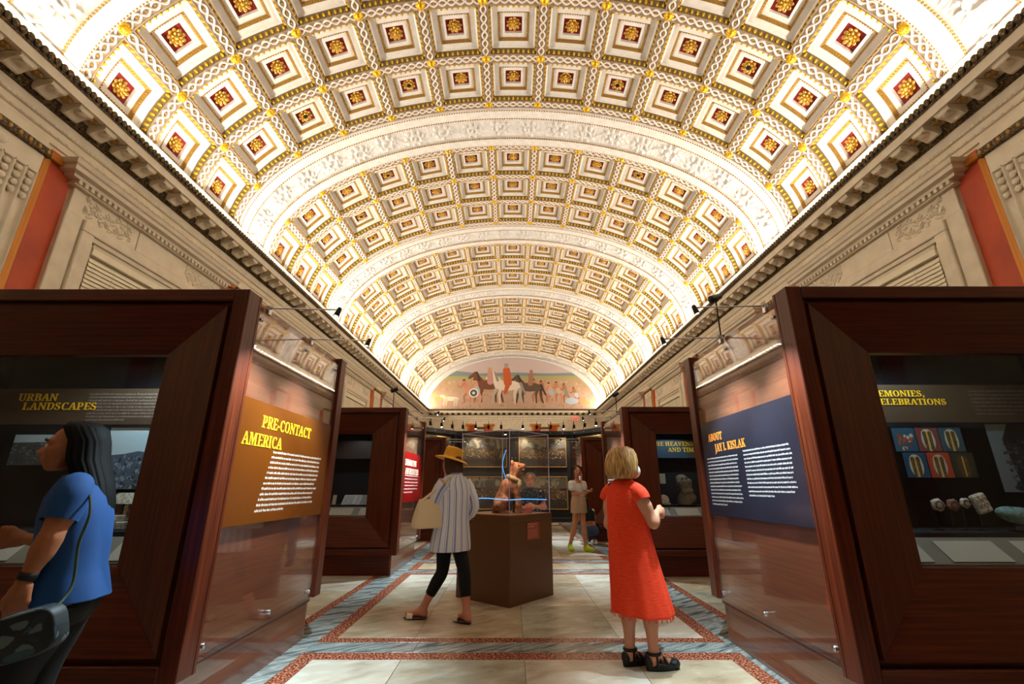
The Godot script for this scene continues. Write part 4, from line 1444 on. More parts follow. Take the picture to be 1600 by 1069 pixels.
func make_display_wall() -> void:
	var t := thing("display_wall", "black bolted display wall with angled wings holding two rows of paintings", "display wall", Vector3(0, 0, -18.8))
	var plan := [Vector2(-3.75, 2.3), Vector2(-2.25, 0.35), Vector2(2.35, 0.35), Vector2(3.85, 2.3)]
	var H := 3.40
	for i in 3:
		var a: Vector2 = plan[i]
		var b: Vector2 = plan[i + 1]
		var u := Vector3(b.x - a.x, 0, b.y - a.y).normalized()
		var n := Vector3(-u.z, 0, u.x)                     # towards the aisle
		if n.z < 0.0: n = -n
		var L := a.distance_to(b)
		var o := Transform3D(Basis(u, Vector3.UP, u.cross(Vector3.UP)), Vector3(a.x, 0, a.y))
		var side := 1.0 if o.basis.z.z > 0.0 else -1.0
		var pn := MB.new()
		pn.box(Vector3(0, 0.16, -0.08), Vector3(L, H - 0.17, 0.0), 0.003)
		put(t, "panel", pn.mesh(M.case_black), o)
		var pl := MB.new()
		pl.box(Vector3(0, 0, -0.08), Vector3(L, 0.158, side * 0.05), 0.004)
		put(t, "plinth", pl.mesh(M.black_paint), o)
		var hd := MB.new()
		hd.box(Vector3(0, H - 0.168, -0.08), Vector3(L, H, side * 0.07), 0.006)
		put(t, "header", hd.mesh(M.black_paint), o)
		var posts := [0.0, L] if i != 1 else [L / 2]
		for x in posts:
			var ps := MB.new()
			ps.box(Vector3(x - 0.16, 0.16, -0.02), Vector3(x + 0.16, H - 0.17, side * 0.055), 0.006)
			put(t, "post", ps.mesh(M.black_paint), o)
			for y in [0.45, 1.05, 1.55, 1.85, 2.35, 2.95]:
				for e in [-0.07, 0.07]:
					var k := MB.new()
					k.ell(Vector3(x + e, y, side * 0.058), Vector3(0.02, 0.02, 0.012), 8, 5)
					put(t, "bolt", k.mesh(M.steel_bolt), o)
		for k in int(L / 0.5):
			var bt := MB.new()
			bt.ell(Vector3(0.25 + 0.5 * k, H - 0.085, side * 0.073), Vector3(0.02, 0.02, 0.012), 8, 5)
			put(t, "bolt", bt.mesh(M.steel_bolt), o)
	# paintings
	var mats := []
	for i in 4: mats.append(battle_material(i))
	var spots := [[-1.98, -0.22, 2.0, 3.14, 0], [0.24, 2.12, 2.0, 3.14, 1], [-1.98, -0.22, 0.45, 1.66, 2], [0.24, 2.12, 0.45, 1.66, 3]]
	var says := ["old oil painting of brown crowd under pale sky, upper row on ruby panel side", "old oil painting of golden crowd, upper row on the yellow sneakers side", "dim old oil painting in the lower row on ruby panel side", "dim old oil painting in the lower row on the yellow sneakers side"]
	for i in 4:
		var q: Array = spots[i]
		var w: float = q[1] - q[0]
		var hh: float = q[3] - q[2]
		var p := thing("painting", says[i], "painting", Vector3(q[0] + w / 2, q[2], -18.43), 0.0, "old paintings on the black wall")
		print_on(p, "canvas", mats[q[4]], Vector3(-w / 2 + 0.03, 0.03, 0.012), Vector3(w - 0.06, 0, 0), Vector3(0, hh - 0.06, 0))
		var fr := MB.new()
		fr.box(Vector3(-w / 2, 0, -0.015), Vector3(w / 2, 0.03, 0.025), 0.004)
		fr.box(Vector3(-w / 2, hh - 0.03, -0.015), Vector3(w / 2, hh, 0.025), 0.004)
		fr.box(Vector3(-w / 2, 0.03, -0.015), Vector3(-w / 2 + 0.03, hh - 0.03, 0.025), 0.004)
		fr.box(Vector3(w / 2 - 0.03, 0.03, -0.015), Vector3(w / 2, hh - 0.03, 0.025), 0.004)
		put(p, "frame", fr.mesh(M.old_gold))
	for s in [-1.0, 1.0]:
		var p := thing("painting", "old oil painting on the angled wing of black wall toward the %s" % ("ruby panel case" if s < 0 else "crouching person"), "painting", Vector3(s * 2.98 + 0.05, 1.75, -17.43), -s * 0.915, "old paintings on the black wall")
		print_on(p, "canvas", mats[0 if s < 0 else 1], Vector3(-0.72, 0.03, 0.07), Vector3(1.44, 0, 0), Vector3(0, 1.30, 0))
		var fr := MB.new()
		fr.box(Vector3(-0.75, 0.0, 0.04), Vector3(0.75, 0.03, 0.08), 0.004)
		fr.box(Vector3(-0.75, 1.33, 0.04), Vector3(0.75, 1.36, 0.08), 0.004)
		put(p, "frame", fr.mesh(M.old_gold))
	# lamps on bent arms along the header
	var xs := [-3.05, -2.7, -2.35, -1.95, -1.45, -0.95, -0.45, 0.4, 0.95, 1.5, 2.0, 2.4, 2.75, 3.1]
	for i in xs.size():
		var x: float = xs[i]
		var zz := -18.45 + maxf(0.0, absf(x - 0.05) - 2.3) * 1.3
		var l := thing("track_lamp", "small black spotlight with %s lens on bent arm above the display wall" % ("glowing" if i % 3 == 1 else "dark"), "spotlight", Vector3(x, H, zz), 0.0, "spotlights above the display wall")
		var a := MB.new()
		a.tube([Vector3(0, 0, 0), Vector3(0.0, 0.30, 0.35), Vector3(0, 0.34, 0.42), Vector3(0, 0.18, 0.44)], 0.010, 6)
		put(l, "arm", a.mesh(M.black_metal))
		var hd := MB.new()
		hd.tube([Vector3(0, 0.19, 0.46), Vector3(0, 0.06, 0.40)], [0.045, 0.055], 10)
		put(l, "lamp_head", hd.mesh(M.black_metal))
		if i % 3 == 1:
			var ln := MB.new()
			ln.ell(Vector3(0, 0.052, 0.397), Vector3(0.04, 0.018, 0.04), 10, 5)
			put(l, "lens", ln.mesh(M.lamp_glow))
			var sp := SpotLight3D.new()
			sp.name = "beam"
			sp.light_energy = 3.0
			sp.light_color = Color(1.0, 0.93, 0.84)
			sp.spot_angle = 40.0
			sp.spot_angle_attenuation = 0.8
			sp.spot_range = 30.0
			sp.light_size = 0.03
			sp.shadow_enabled = true
			l.add_child(sp)
			sp.transform = Transform3D(Basis.looking_at(Vector3(0, -1, -0.30).normalized(), Vector3(0, 0, 1)), Vector3(0, 0.025, 0.40))

func case_contents() -> void:
	var gold_ink: Material = M.gold_ink
	# --- first case on the left
	var band := Canvas.new(1024, 128, Color(0.30, 0.22, 0.14), 21)
	band.print_lines(560, 18, 420, 9, 11.5, 5, Color(0.62, 0.56, 0.52), 0.5, -2.0)
	var bm := band.material("header_print", 0.6)
	var tb := thing("header_band", "brown printed header reading URBAN LANDSCAPES inside a display case", "panel", Vector3(-3.0, 1.68, -3.28), 0.0, "printed headers in the cases")
	print_on(tb, "print", bm, Vector3(-0.85, 0, 0), Vector3(1.36, 0, 0), Vector3(0, 0.26, 0))
	band_letters(tb, "URBAN", Vector3(-0.615, 0.195, 0.004), 0.075, 1.05, gold_ink)
	band_letters(tb, "LANDSCAPES", Vector3(-0.565, 0.130, 0.004), 0.075, 1.05, gold_ink)
	var ruin := Canvas.new(256, 256, Color(0.72, 0.80, 0.80), 22)
	ruin.poly([Vector2(0, 120), Vector2(90, 112), Vector2(150, 100), Vector2(256, 118), Vector2(256, 256), Vector2(0, 256)], Color(0.30, 0.36, 0.40))
	ruin.speckle(260, [Color(0.16, 0.19, 0.22), Color(0.52, 0.58, 0.62), Color(0.36, 0.42, 0.46)], 0, 118, 256, 256, 2, 9)
	var a := thing("photograph", "grey photograph of ruins under white sky behind back of person in blue", "photograph", Vector3(-2.70, 1.24, -3.30), 0.0, "photographs in the cases")
	print_on(a, "print", ruin.material("ruin_print", 0.5), Vector3(-0.20, 0, 0), Vector3(0.40, 0, 0), Vector3(0, 0.42, 0))
	var wide := Canvas.new(256, 128, Color(0.70, 0.78, 0.78), 23)
	wide.poly([Vector2(0, 34), Vector2(256, 28), Vector2(256, 128), Vector2(0, 128)], Color(0.26, 0.28, 0.27))
	wide.speckle(220, [Color(0.14, 0.15, 0.15), Color(0.44, 0.46, 0.45), Color(0.34, 0.36, 0.34)], 0, 38, 256, 128, 1.5, 6)
	a = thing("photograph", "wide grey photograph of a ruined city before face of person in blue", "photograph", Vector3(-3.27, 1.40, -3.30), 0.0, "photographs in the cases")
	print_on(a, "print", wide.material("city_print", 0.5), Vector3(-0.30, 0, 0), Vector3(0.60, 0, 0), Vector3(0, 0.21, 0))
	var mt := thing("temple_model", "small pale clay temple model with steps on the shelf beside photograph", "model", Vector3(-2.66, 0.986, -3.28))
	boxed(mt, "base", M.stone_pale, Vector3(-0.09, 0.0, -0.07), Vector3(0.09, 0.05, 0.07), 0.006)
	boxed(mt, "base", M.stone_pale, Vector3(-0.07, 0.05, -0.055), Vector3(0.07, 0.09, 0.055), 0.006)
	for e in [-0.05, 0.05]:
		boxed(mt, "wall", M.stone_pale, Vector3(e - 0.015, 0.09, -0.04), Vector3(e + 0.015, 0.16, 0.04), 0.004)
	var rf := MB.new()
	rf.prism(PackedVector3Array([Vector3(-0.09, 0.16, -0.06), Vector3(0.09, 0.16, -0.06), Vector3(0.03, 0.23, -0.03), Vector3(-0.03, 0.23, -0.03)]), PackedVector3Array([Vector3(-0.09, 0.16, 0.06), Vector3(0.09, 0.16, 0.06), Vector3(0.03, 0.23, 0.03), Vector3(-0.03, 0.23, 0.03)]))
	put(mt, "roof", rf.mesh(M.stone_pale))
	for i in 5:
		boxed(mt, "step", M.stone_pale, Vector3(-0.03, 0.0, 0.055 + 0.012 * i), Vector3(0.03, 0.085 - 0.016 * i, 0.067 + 0.012 * i), 0.002)
	case_lamp(Vector3(-2.46, 2.27, -3.0), 0.95, "tiny white lamp inside case behind person in blue shirt", Vector3(-2.75, 1.2, -3.4))
	# --- first case on the right
	var band2 := Canvas.new(1024, 128, Color(0.27, 0.20, 0.12), 25)
	band2.print_lines(620, 20, 330, 7, 13, 5, Color(0.50, 0.46, 0.42), 0.6, -2.0)
	tb = thing("header_band", "brown printed header reading CEREMONIES AND CELEBRATIONS inside a display case", "panel", Vector3(3.0, 1.69, -3.24), 0.0, "printed headers in the cases")
	print_on(tb, "print", band2.material("header_print", 0.6), Vector3(-0.62, 0, 0), Vector3(1.46, 0, 0), Vector3(0, 0.27, 0))
	band_letters(tb, "CEREMONIES,", Vector3(-0.52, 0.205, 0.004), 0.062, 1.05, gold_ink)
	band_letters(tb, "AND CELEBRATIONS", Vector3(-0.60, 0.145, 0.004), 0.062, 1.05, gold_ink)
	# codex sheet: six generic painted fields, each its own card
	var cols := [Color(0.10, 0.28, 0.34), Color(0.42, 0.20, 0.18), Color(0.14, 0.27, 0.30), Color(0.08, 0.25, 0.34), Color(0.62, 0.20, 0.08), Color(0.16, 0.15, 0.09)]
	for i in 6:
		var cv := Canvas.new(128, 128, cols[i], 60 + i)
		var pale := Color(0.66, 0.64, 0.54) if i != 5 else Color(0.22, 0.20, 0.10)
		if i == 0:
			cv.speckle(26, [Color(0.55, 0.26, 0.12), Color(0.42, 0.22, 0.10), Color(0.66, 0.62, 0.56)], 20, 40, 108, 120, 5, 14)
		else:
			cv.ell(64, 70, 38, 56, pale)
			cv.ell(64, 40, 34, 30, pale)
			for e in [-1.0, 1.0]:
				cv.limb(Vector2(64 + e * 15, 32), Vector2(64 + e * 15, 118), 11, 8, Color(0.34, 0.22, 0.08))
				cv.speckle(14, [Color(0.48, 0.36, 0.10), Color(0.24, 0.12, 0.06)], 64 + e * 15 - 9, 30, 64 + e * 15 + 9, 116, 2, 5)
			cv.limb(Vector2(64, 24), Vector2(64, 120), 4, 4, Color(0.70, 0.58, 0.22))
		var w := 0.165
		var cx := 2.72 + w * (i % 3) + (0.02 if i < 3 else 0.055)
		var cy := 1.49 if i < 3 else 1.315
		var words: String = ["blue field with orange scattered figures", "dark red field with tall pale double column", "teal field with round pale figure", "blue field with pale double column", "orange field with tall pale double column", "dark olive field with dim figure"][i]
		var card := thing("painted_card", "square painted card, " + words, "card", Vector3(cx, cy, -3.26), 0.0, "painted cards in the right-hand case")
		print_on(card, "print", cv.material("card_print", 0.6), Vector3(-w / 2 + 0.003, 0, 0), Vector3(w - 0.006, 0, 0), Vector3(0, 0.168, 0))
	var bw := Canvas.new(128, 256, Color(0.05, 0.055, 0.06), 71)
	bw.poly([Vector2(0, 0), Vector2(60, 0), Vector2(36, 60), Vector2(54, 256), Vector2(0, 256)], Color(0.42, 0.46, 0.46))
	bw.speckle(160, [Color(0.16, 0.18, 0.19), Color(0.26, 0.29, 0.29), Color(0.08, 0.09, 0.10)], 30, 60, 128, 256, 3, 10)
	a = thing("photograph", "dark grey photograph of a carved figure beside the painted cards", "photograph", Vector3(3.50, 1.22, -3.27), 0.0, "photographs in the cases")
	print_on(a, "print", bw.material("carving_print", 0.5), Vector3(-0.16, 0, 0), Vector3(0.34, 0, 0), Vector3(0, 0.46, 0))
	# carved stones in a row
	var stones := [["round buff stone seal at the other end of row from slab", px(1464, 789, 3.15), Vector3(0.044, 0.040, 0.018), M.stone_pale], ["carved reddish shell plaque beside the round stone seal", px(1488, 789, 3.15), Vector3(0.042, 0.038, 0.018), M.stone_red], ["small pale carved shell between plaque and stone slab", px(1507, 786, 3.15), Vector3(0.034, 0.032, 0.016), M.stone_pale]]
	for sN in stones:
		var c := thing("carved_stone", sN[0], "carving", sN[1], 0.0, "carved stones in the right-hand case")
		var b := MB.new()
		var rows := []
		for i in 9:
			var ph := PI * i / 8
			var row := PackedVector3Array()
			for j in 25:
				var th := TAU * j / 24
				var wob := 1.0 + 0.07 * sin(5 * th + sN[1].x * 9.0) + 0.04 * sin(9 * th)
				row.append(Vector3(sN[2].x * sin(ph) * cos(th) * wob, sN[2].y * sin(ph) * sin(th) * wob, sN[2].z * cos(ph)))
			rows.append(row)
		b.grid(rows)
		put(c, "stone", b.mesh(sN[3]), Transform3D(Basis(Vector3(0, 0, 1), -0.35), Vector3.ZERO))
		var rr := MB.new()
		var pts := []
		for i in 17:
			pts.append(Vector3(sN[2].x * 0.55 * cos(TAU * i / 16), sN[2].y * 0.55 * sin(TAU * i / 16), sN[2].z * 0.86))
		rr.tube(pts, 0.004, 5)
		put(c, "carved_ring", rr.mesh(M.stone_dark), Transform3D(Basis(Vector3(0, 0, 1), -0.35), Vector3.ZERO))
		stand(c, sN[1].y - 0.986)
	var slab := thing("carved_slab", "pale carved stone slab leaning at the end of the row", "carving", px(1532, 788, 3.15), 0.0, "carved stones in the right-hand case")
	boxed(slab, "slab", M.stone_pale, Vector3(-0.045, -0.055, -0.02), Vector3(0.045, 0.065, 0.02), 0.012).rotation.z = 0.30
	var gl := MB.new()
	for i in 9:
		gl.ell(Vector3(-0.028 + 0.028 * (i % 3), -0.035 + 0.036 * int(i / 3), 0.02), Vector3(0.011, 0.013, 0.006), 7, 4)
	put(slab, "glyphs", gl.mesh(M.stone_pale)).rotation.z = 0.30
	stand(slab, px(1532, 788, 3.15).y - 0.986)
	var mk := thing("stone_mask", "pale green stone mask lying at an angle on the case shelf", "mask", px(1588, 806, 3.10))
	var mb := skin_of([blob(Vector3.ZERO, Vector3(0.12, 0.05, 0.07)), cap(Vector3(0.02, 0.03, 0.03), 0.016, Vector3(-0.025, 0.025, 0.05), 0.02), cap(Vector3(0.04, 0.035, -0.03), 0.018, Vector3(0.045, 0.03, 0.045), 0.018)], 0.007, 0.01)
	put(mk, "mask_face", mb.mesh(M.stone_green), Transform3D(Basis(Vector3(0, 0, 1), -0.25), Vector3.ZERO))
	for e in [-0.025, 0.035]:
		var ey := MB.new()
		ey.ell(Vector3(0.025, 0.036, e), Vector3(0.018, 0.012, 0.014), 8, 5)
		put(mk, "eye_hollow", ey.mesh(M.hollow), Transform3D(Basis(Vector3(0, 0, 1), -0.25), Vector3.ZERO))
	var lp := MB.new()
	lp.ell(Vector3(-0.06, 0.03, 0.01), Vector3(0.014, 0.012, 0.035), 10, 6)
	put(mk, "mouth", lp.mesh(M.hollow), Transform3D(Basis(Vector3(0, 0, 1), -0.25), Vector3.ZERO))
	stand(mk, px(1588, 806, 3.10).y - 0.986)
	case_lamp(Vector3(2.58, 2.27, -2.95), 0.70, "tiny white lamp inside case with the painted cards", Vector3(2.95, 1.2, -3.3))
	# --- second case on the left: folded book
	tb = thing("header_band", "dark brown printed header inside case with the folded book", "panel", Vector3(-2.97, 1.72, -8.05), 0.0, "printed headers in the cases")
	var band3 := Canvas.new(512, 128, Color(0.20, 0.13, 0.08), 27)
	band3.print_lines(60, 12, 190, 8, 13, 5, Color(0.34, 0.30, 0.27), 0.6)
	print_on(tb, "print", band3.material("header_print", 0.6), Vector3(-0.62, 0, 0), Vector3(1.24, 0, 0), Vector3(0, 0.30, 0))
	var bk := thing("folded_book", "open white folding book standing in zigzag on the case shelf", "book", Vector3(-2.56, 0.986, -7.86))
	var pg := Canvas.new(128, 128, Color(0.82, 0.85, 0.86), 73)
	for i in 5:
		pg.print_lines(10, 14 + 22 * i, 108, 2, 9, 6, Color(0.30, 0.32, 0.36), 0.9)
	var pm := pg.material("page_print", 0.7)
	var zig := [Vector3(-0.22, 0, 0.08), Vector3(-0.06, 0, -0.05), Vector3(0.06, 0, 0.07), Vector3(0.21, 0, -0.03)]
	for i in 3:
		print_on(bk, "page", pm, zig[i] + Vector3(0, 0.002, 0), zig[i + 1] - zig[i], Vector3(0.03, 0.145, -0.06))
	a = thing("caption_card", "upright white caption card beside the folding book", "card", Vector3(-2.93, 0.986, -7.86))
	boxed(a, "card", M.caption_pale, Vector3(-0.03, 0.0, -0.006), Vector3(0.03, 0.15, 0.0), 0.001).rotation.x = -0.2
	boxed(a, "foot", M.caption_pale, Vector3(-0.02, 0.0, -0.05), Vector3(0.02, 0.004, 0.0), 0.001)
	case_lamp(Vector3(-2.62, 2.27, -7.66), 0.22, "tiny white lamp inside case with the folding book", Vector3(-2.6, 1.0, -7.9))
	# --- second case on the right: stone heads
	tb = thing("header_band", "blue and brown printed header reading THE HEAVENS AND TIME", "panel", Vector3(2.97, 1.73, -7.98), 0.0, "printed headers in the cases")
	var band4 := Canvas.new(512, 128, Color(0.28, 0.21, 0.11), 28)
	band4.poly([Vector2(0, 0), Vector2(200, 0), Vector2(240, 128), Vector2(0, 128)], Color(0.14, 0.24, 0.30))
	band4.poly([Vector2(200, 0), Vector2(300, 0), Vector2(330, 128), Vector2(240, 128)], Color(0.22, 0.22, 0.18))
	band4.print_lines(350, 70, 120, 4, 13, 5, Color(0.40, 0.36, 0.30), 0.6)
	print_on(tb, "print", band4.material("header_print", 0.6), Vector3(-0.60, 0, 0), Vector3(1.30, 0, 0), Vector3(0, 0.30, 0))
	band_letters(tb, "THE HEAVENS", Vector3(-0.60, 0.235, 0.004), 0.098, 1.0, gold_ink)
	band_letters(tb, "AND TIME", Vector3(-0.33, 0.135, 0.004), 0.098, 1.0, gold_ink)
	var sc := thing("stone_sculpture", "rough grey stone head sculpture on the shelf below THE HEAVENS AND TIME", "sculpture", Vector3(2.76, 0.986, -7.78))
	var sp := skin_of([cap(Vector3(0, 0.06, 0), 0.11, Vector3(0.05, 0.18, 0), 0.10), blob(Vector3(0.02, 0.30, 0), Vector3(0.12, 0.10, 0.11)), blob(Vector3(-0.02, 0.40, 0.02), Vector3(0.09, 0.07, 0.09)), cap(Vector3(-0.08, 0.34, 0.07), 0.04, Vector3(0.08, 0.36, 0.08), 0.04), blob(Vector3(0.12, 0.10, 0), Vector3(0.08, 0.07, 0.08)), cap(Vector3(-0.03, 0.20, 0.08), 0.03, Vector3(0.10, 0.22, 0.08), 0.03)], 0.014, 0.012)
	for i in sp.v.size():
		sp.v[i].y = maxf(sp.v[i].y, 0.001)
	put(sc, "stone_body", sp.mesh(M.stone_grey))
	var he := MB.new()
	for e in [-0.04, 0.03]:
		he.ell(Vector3(e, 0.40, 0.105), Vector3(0.018, 0.014, 0.01), 8, 5)
	put(sc, "eye_hollows", he.mesh(M.hollow))
	a = thing("stone_disc", "small round white stone disc propped on the case shelf", "disc", px(1037, 781, 7.72))
	var di := MB.new()
	di.lathe([[0.0, -0.012], [0.075, -0.012], [0.08, 0.0], [0.075, 0.012], [0.0, 0.012]], 20, Transform3D(Basis(Vector3(1, 0, 0), 1.3), Vector3.ZERO))
	put(a, "disc", di.mesh(M.stone_pale))
	stand(a, a.position.y - 0.986)
	for q in [[1039, 788.5], [1044, 788.5]]:
		a = thing("stone_bead", "tiny white stone bead lying in front of the round disc", "bead", Vector3(px(q[0], q[1], 7.7).x, 0.986, -7.66), 0.0, "beads in the case")
		var bd := MB.new()
		bd.ell(Vector3(0, 0.018, 0), Vector3(0.022, 0.018, 0.02), 10, 6)
		put(a, "bead", bd.mesh(M.stone_pale))
	a = thing("caption_card", "white caption card at the back of case with stone head", "card", px(1034, 748, 7.95))
	boxed(a, "card", M.caption_pale, Vector3(-0.05, -0.08, -0.006), Vector3(0.05, 0.08, 0.0), 0.001)
	stand(a, a.position.y - 0.986)
	case_lamp(Vector3(2.72, 2.27, -7.6), 0.35, "tiny white lamp inside case with the stone head", Vector3(2.6, 1.0, -7.9))

# a thin rod and foot under a thing that stands free on a shelf
func stand(t: Node3D, drop: float) -> void:
	var b := MB.new()
	b.tube([Vector3(0, 0, -0.03), Vector3(0, -drop + 0.004, -0.04)], 0.004, 6)
	b.lathe([[0.0, 0.006], [0.03, 0.005], [0.032, 0.0], [0.0, 0.0]], 14, Transform3D(Basis(), Vector3(0, -drop, -0.04)))
	put(t, "stand", b.mesh(M.black_metal))

func furnish() -> void:
	glow("exit_plate", Color(0.95, 0.62, 0.55), 0.3)
	glow("exit_red", Color(0.80, 0.06, 0.05), 0.5)
	mat("gold_ink", Color(0.95, 0.72, 0.10), 0.4)
	mat("orange_ink", Color(0.90, 0.52, 0.16), 0.4)
	mat("pale_ink", Color(0.88, 0.76, 0.66), 0.4)
	glow("lamp_glow", Color(0.93, 0.97, 1.0), 18.0)
	glow("blue_streak_glow", Color(0.25, 0.62, 0.95), 1.6)  # glow standing in for blue reflections on the vitrine glass
	mat("caption_grey", Color(0.46, 0.43, 0.36), 0.5)
	mat("caption_pale", Color(0.66, 0.63, 0.55), 0.5)
	mat("pedestal_brown", Color(0.37, 0.22, 0.085), 0.45)
	mat("glass_edge_glint", Color(0.74, 0.71, 0.85), 0.25)  # pale lavender paints the glints along the vitrine edges
	var cer := noise_tex(81, 0.03, [[0.15, Color(0.36, 0.20, 0.11)], [0.45, Color(0.56, 0.31, 0.18)], [0.7, Color(0.62, 0.40, 0.24)], [0.9, Color(0.62, 0.48, 0.32)]], 256, 4)
	triplanar(mat("ceramic", Color(1, 1, 1), 0.7), cer, Vector3(1.6, 1.6, 1.6))
	mat("ceramic_pale", Color(0.60, 0.49, 0.35), 0.75)
	mat("pink_card", Color(0.72, 0.36, 0.34), 0.6)
	mat("steel_bolt", Color(0.75, 0.76, 0.78), 0.25, 0.9)
	var stn := noise_tex(83, 0.06, [[0.2, Color(0.72, 0.72, 0.70)], [0.8, Color(1, 1, 1)]], 128, 4)
	for q in [["stone_pale", Color(0.80, 0.74, 0.64)], ["stone_red", Color(0.58, 0.38, 0.32)], ["stone_dark", Color(0.30, 0.24, 0.20)], ["stone_green", Color(0.48, 0.60, 0.57)], ["stone_grey", Color(0.46, 0.42, 0.36)]]:
		triplanar(mat(q[0], q[1], 0.7), stn, Vector3(4, 4, 4))
	# the mural in the end lunette
	var lu := thing("lunette_mural", "painted lunette of riders, horses and walkers on the end wall", "mural", Vector3(0, 5.50, -END + 0.06))
	var mb := MB.new()
	var n := 64
	var cen := Vector3(0, 0, 0.01)
	for i in n:
		var a0 := PI * i / n
		var a1 := PI * (i + 1) / n
		var p0 := Vector3(4.86 * cos(a0), 3.06 * sin(a0), 0.01)
		var p1 := Vector3(4.86 * cos(a1), 3.06 * sin(a1), 0.01)
		var uv := func(p: Vector3) -> Vector2: return Vector2(0.5 + p.x / 9.72, 1.0 - p.y / 3.06)
		mb.tri(cen, p0, p1, uv.call(cen), uv.call(p0), uv.call(p1))
	put(lu, "painted_field", mb.mesh(mural_material()))
	var rim := MB.new()
	var rp := []
	for i in n + 1:
		rp.append(Vector3(4.90 * cos(PI * i / n), 3.10 * sin(PI * i / n), 0.02))
	rim.tube(rp, 0.035, 6)
	put(lu, "rim_moulding", rim.mesh(M.plaster))
	# cases
	var amber := wood_sign(Color(0.37, 0.18, 0.03), [[330, 215, 620, 12, 24.5, 9, 0.45, 8.0]], 31)
	var slate := wood_sign(Color(0.115, 0.115, 0.155), [[60, 215, 400, 14, 20, 7, 0.5], [520, 200, 430, 12, 20, 7, 0.55]], 32)
	var ruby := wood_sign(Color(0.48, 0.02, 0.03), [[90, 250, 760, 6, 36, 12, 0.6]], 33)
	var plum := wood_sign(Color(0.26, 0.16, 0.10), [[90, 200, 760, 10, 30, 12, 0.6]], 34)
	var t := make_case(-1.0, 2.745, "mahogany display case with amber panel reading PRE-CONTACT AMERICA", amber, 0)
	panel_letters(t, -1.0, "PRE-CONTACT", -0.44, 1.69, 0.118, 0.93, M.gold_ink)
	panel_letters(t, -1.0, "AMERICA", -0.23, 1.56, 0.118, 0.93, M.gold_ink)
	t = make_case(1.0, 2.70, "mahogany display case with slate grey printed panel facing the aisle", slate, 0)
	panel_letters(t, 1.0, "ABOUT", -1.52, 1.675, 0.092, 0.85, M.orange_ink)
	panel_letters(t, 1.0, "JAY I. KISLAK", -1.40, 1.58, 0.092, 0.85, M.orange_ink)
	t = make_case(-1.0, 7.40, "mahogany display case with ruby red panel holding the folding book", ruby, 1)
	panel_letters(t, -1.0, "EXPLORATIONS", -0.25, 1.65, 0.14, 0.80, M.pale_ink)
	panel_letters(t, -1.0, "AND ENCOUNTERS", -0.30, 1.51, 0.14, 0.80, M.pale_ink)
	make_case(1.0, 7.33, "mahogany display case holding the header THE HEAVENS AND TIME", plum, 1)
	make_case(-1.0, 12.04, "mahogany display case between the ruby red panel and the black display wall", plum, 2)
	make_case(1.0, 11.97, "mahogany display case beside the crouching person in blue jeans", plum, 2)
	make_case(-1.0, -1.905, "unseen mahogany display case whose back faces the URBAN LANDSCAPES window", plum, 3)  # unseen pair behind the camera, added so the front glass mirrors dark wood
	make_case(1.0, -1.95, "unseen mahogany display case whose back faces the case with painted cards", plum, 3)
	case_contents()
	# lamps over the glass sheets
	for k in 3:
		for s in [-1.0, 1.0]:
			var z0: float = [2.745, 7.40, 12.04][k] if s < 0 else [2.70, 7.33, 11.97][k]
			var of: String = [["amber", "ruby", "case beyond ruby"], ["slate", "brown HEAVENS AND TIME", "crouching-person case"]][0 if s < 0 else 1][k]
			arm_lamp(s, z0 + 0.30, "spotlight on the rod by the front post above the %s panel" % of, ARM_ENERGY)
			arm_lamp(s, z0 + 1.02, "spotlight on the rod by the rear fin above the %s panel" % of, ARM_ENERGY)
	pole_lamp(Vector3(1.79, 2.497, -3.75), 0.36, "black pole lamp above the slate printed panel")
	pole_lamp(Vector3(-2.02, 2.482, -7.60), 0.34, "black pole lamp on the case with the ruby panel")
	pole_lamp(Vector3(1.84, 2.482, -8.10), 0.36, "black pole lamp on the case with THE HEAVENS AND TIME")
	make_vitrine()
	make_display_wall()
	# exit sign on the end wall, flat white sheet on the floor
	var ex := thing("exit_sign", "red EXIT sign on the cream end wall below cornice", "sign", Vector3(3.55, 4.98, -END + 0.03))
	boxed(ex, "plate", M.exit_plate, Vector3(-0.24, -0.13, -0.02), Vector3(0.24, 0.13, 0.03), 0.01)
	letters(ex, "sign_letters", "EXIT", 0.24, M.exit_red, Transform3D(Basis(Vector3(0.8, 0, 0), Vector3.UP, Vector3(0, 0, 1)), Vector3(0, 0, 0.032)), true, false)
	var pa := thing("white_sheet", "white paper sheet lying on the floor beside yellow sneakers", "paper", Vector3(1.42, 0.0, -9.72))
	var pb := MB.new()
	pb.prism(PackedVector3Array([Vector3(-0.34, 0.001, 0.10), Vector3(0.40, 0.001, 0.12), Vector3(0.10, 0.001, -0.25), Vector3(-0.16, 0.001, -0.22)]), PackedVector3Array([Vector3(-0.34, 0.006, 0.10), Vector3(0.40, 0.006, 0.12), Vector3(0.10, 0.006, -0.25), Vector3(-0.16, 0.006, -0.22)]))
	put(pa, "sheet", pb.mesh(M.white_cloth if M.has("white_cloth") else M.white_paint))
	people()

const ARM_ENERGY := 6.5

# ------------------------------------------------------------------ bodies: distance fields meshed as one skin
func cap(a: Vector3, ra: float, b: Vector3, rb: float) -> Array:
	return ["c", a, ra, b, rb]

func blob(c: Vector3, r: Vector3, bas := Basis()) -> Array:
	return ["e", c, r, bas]

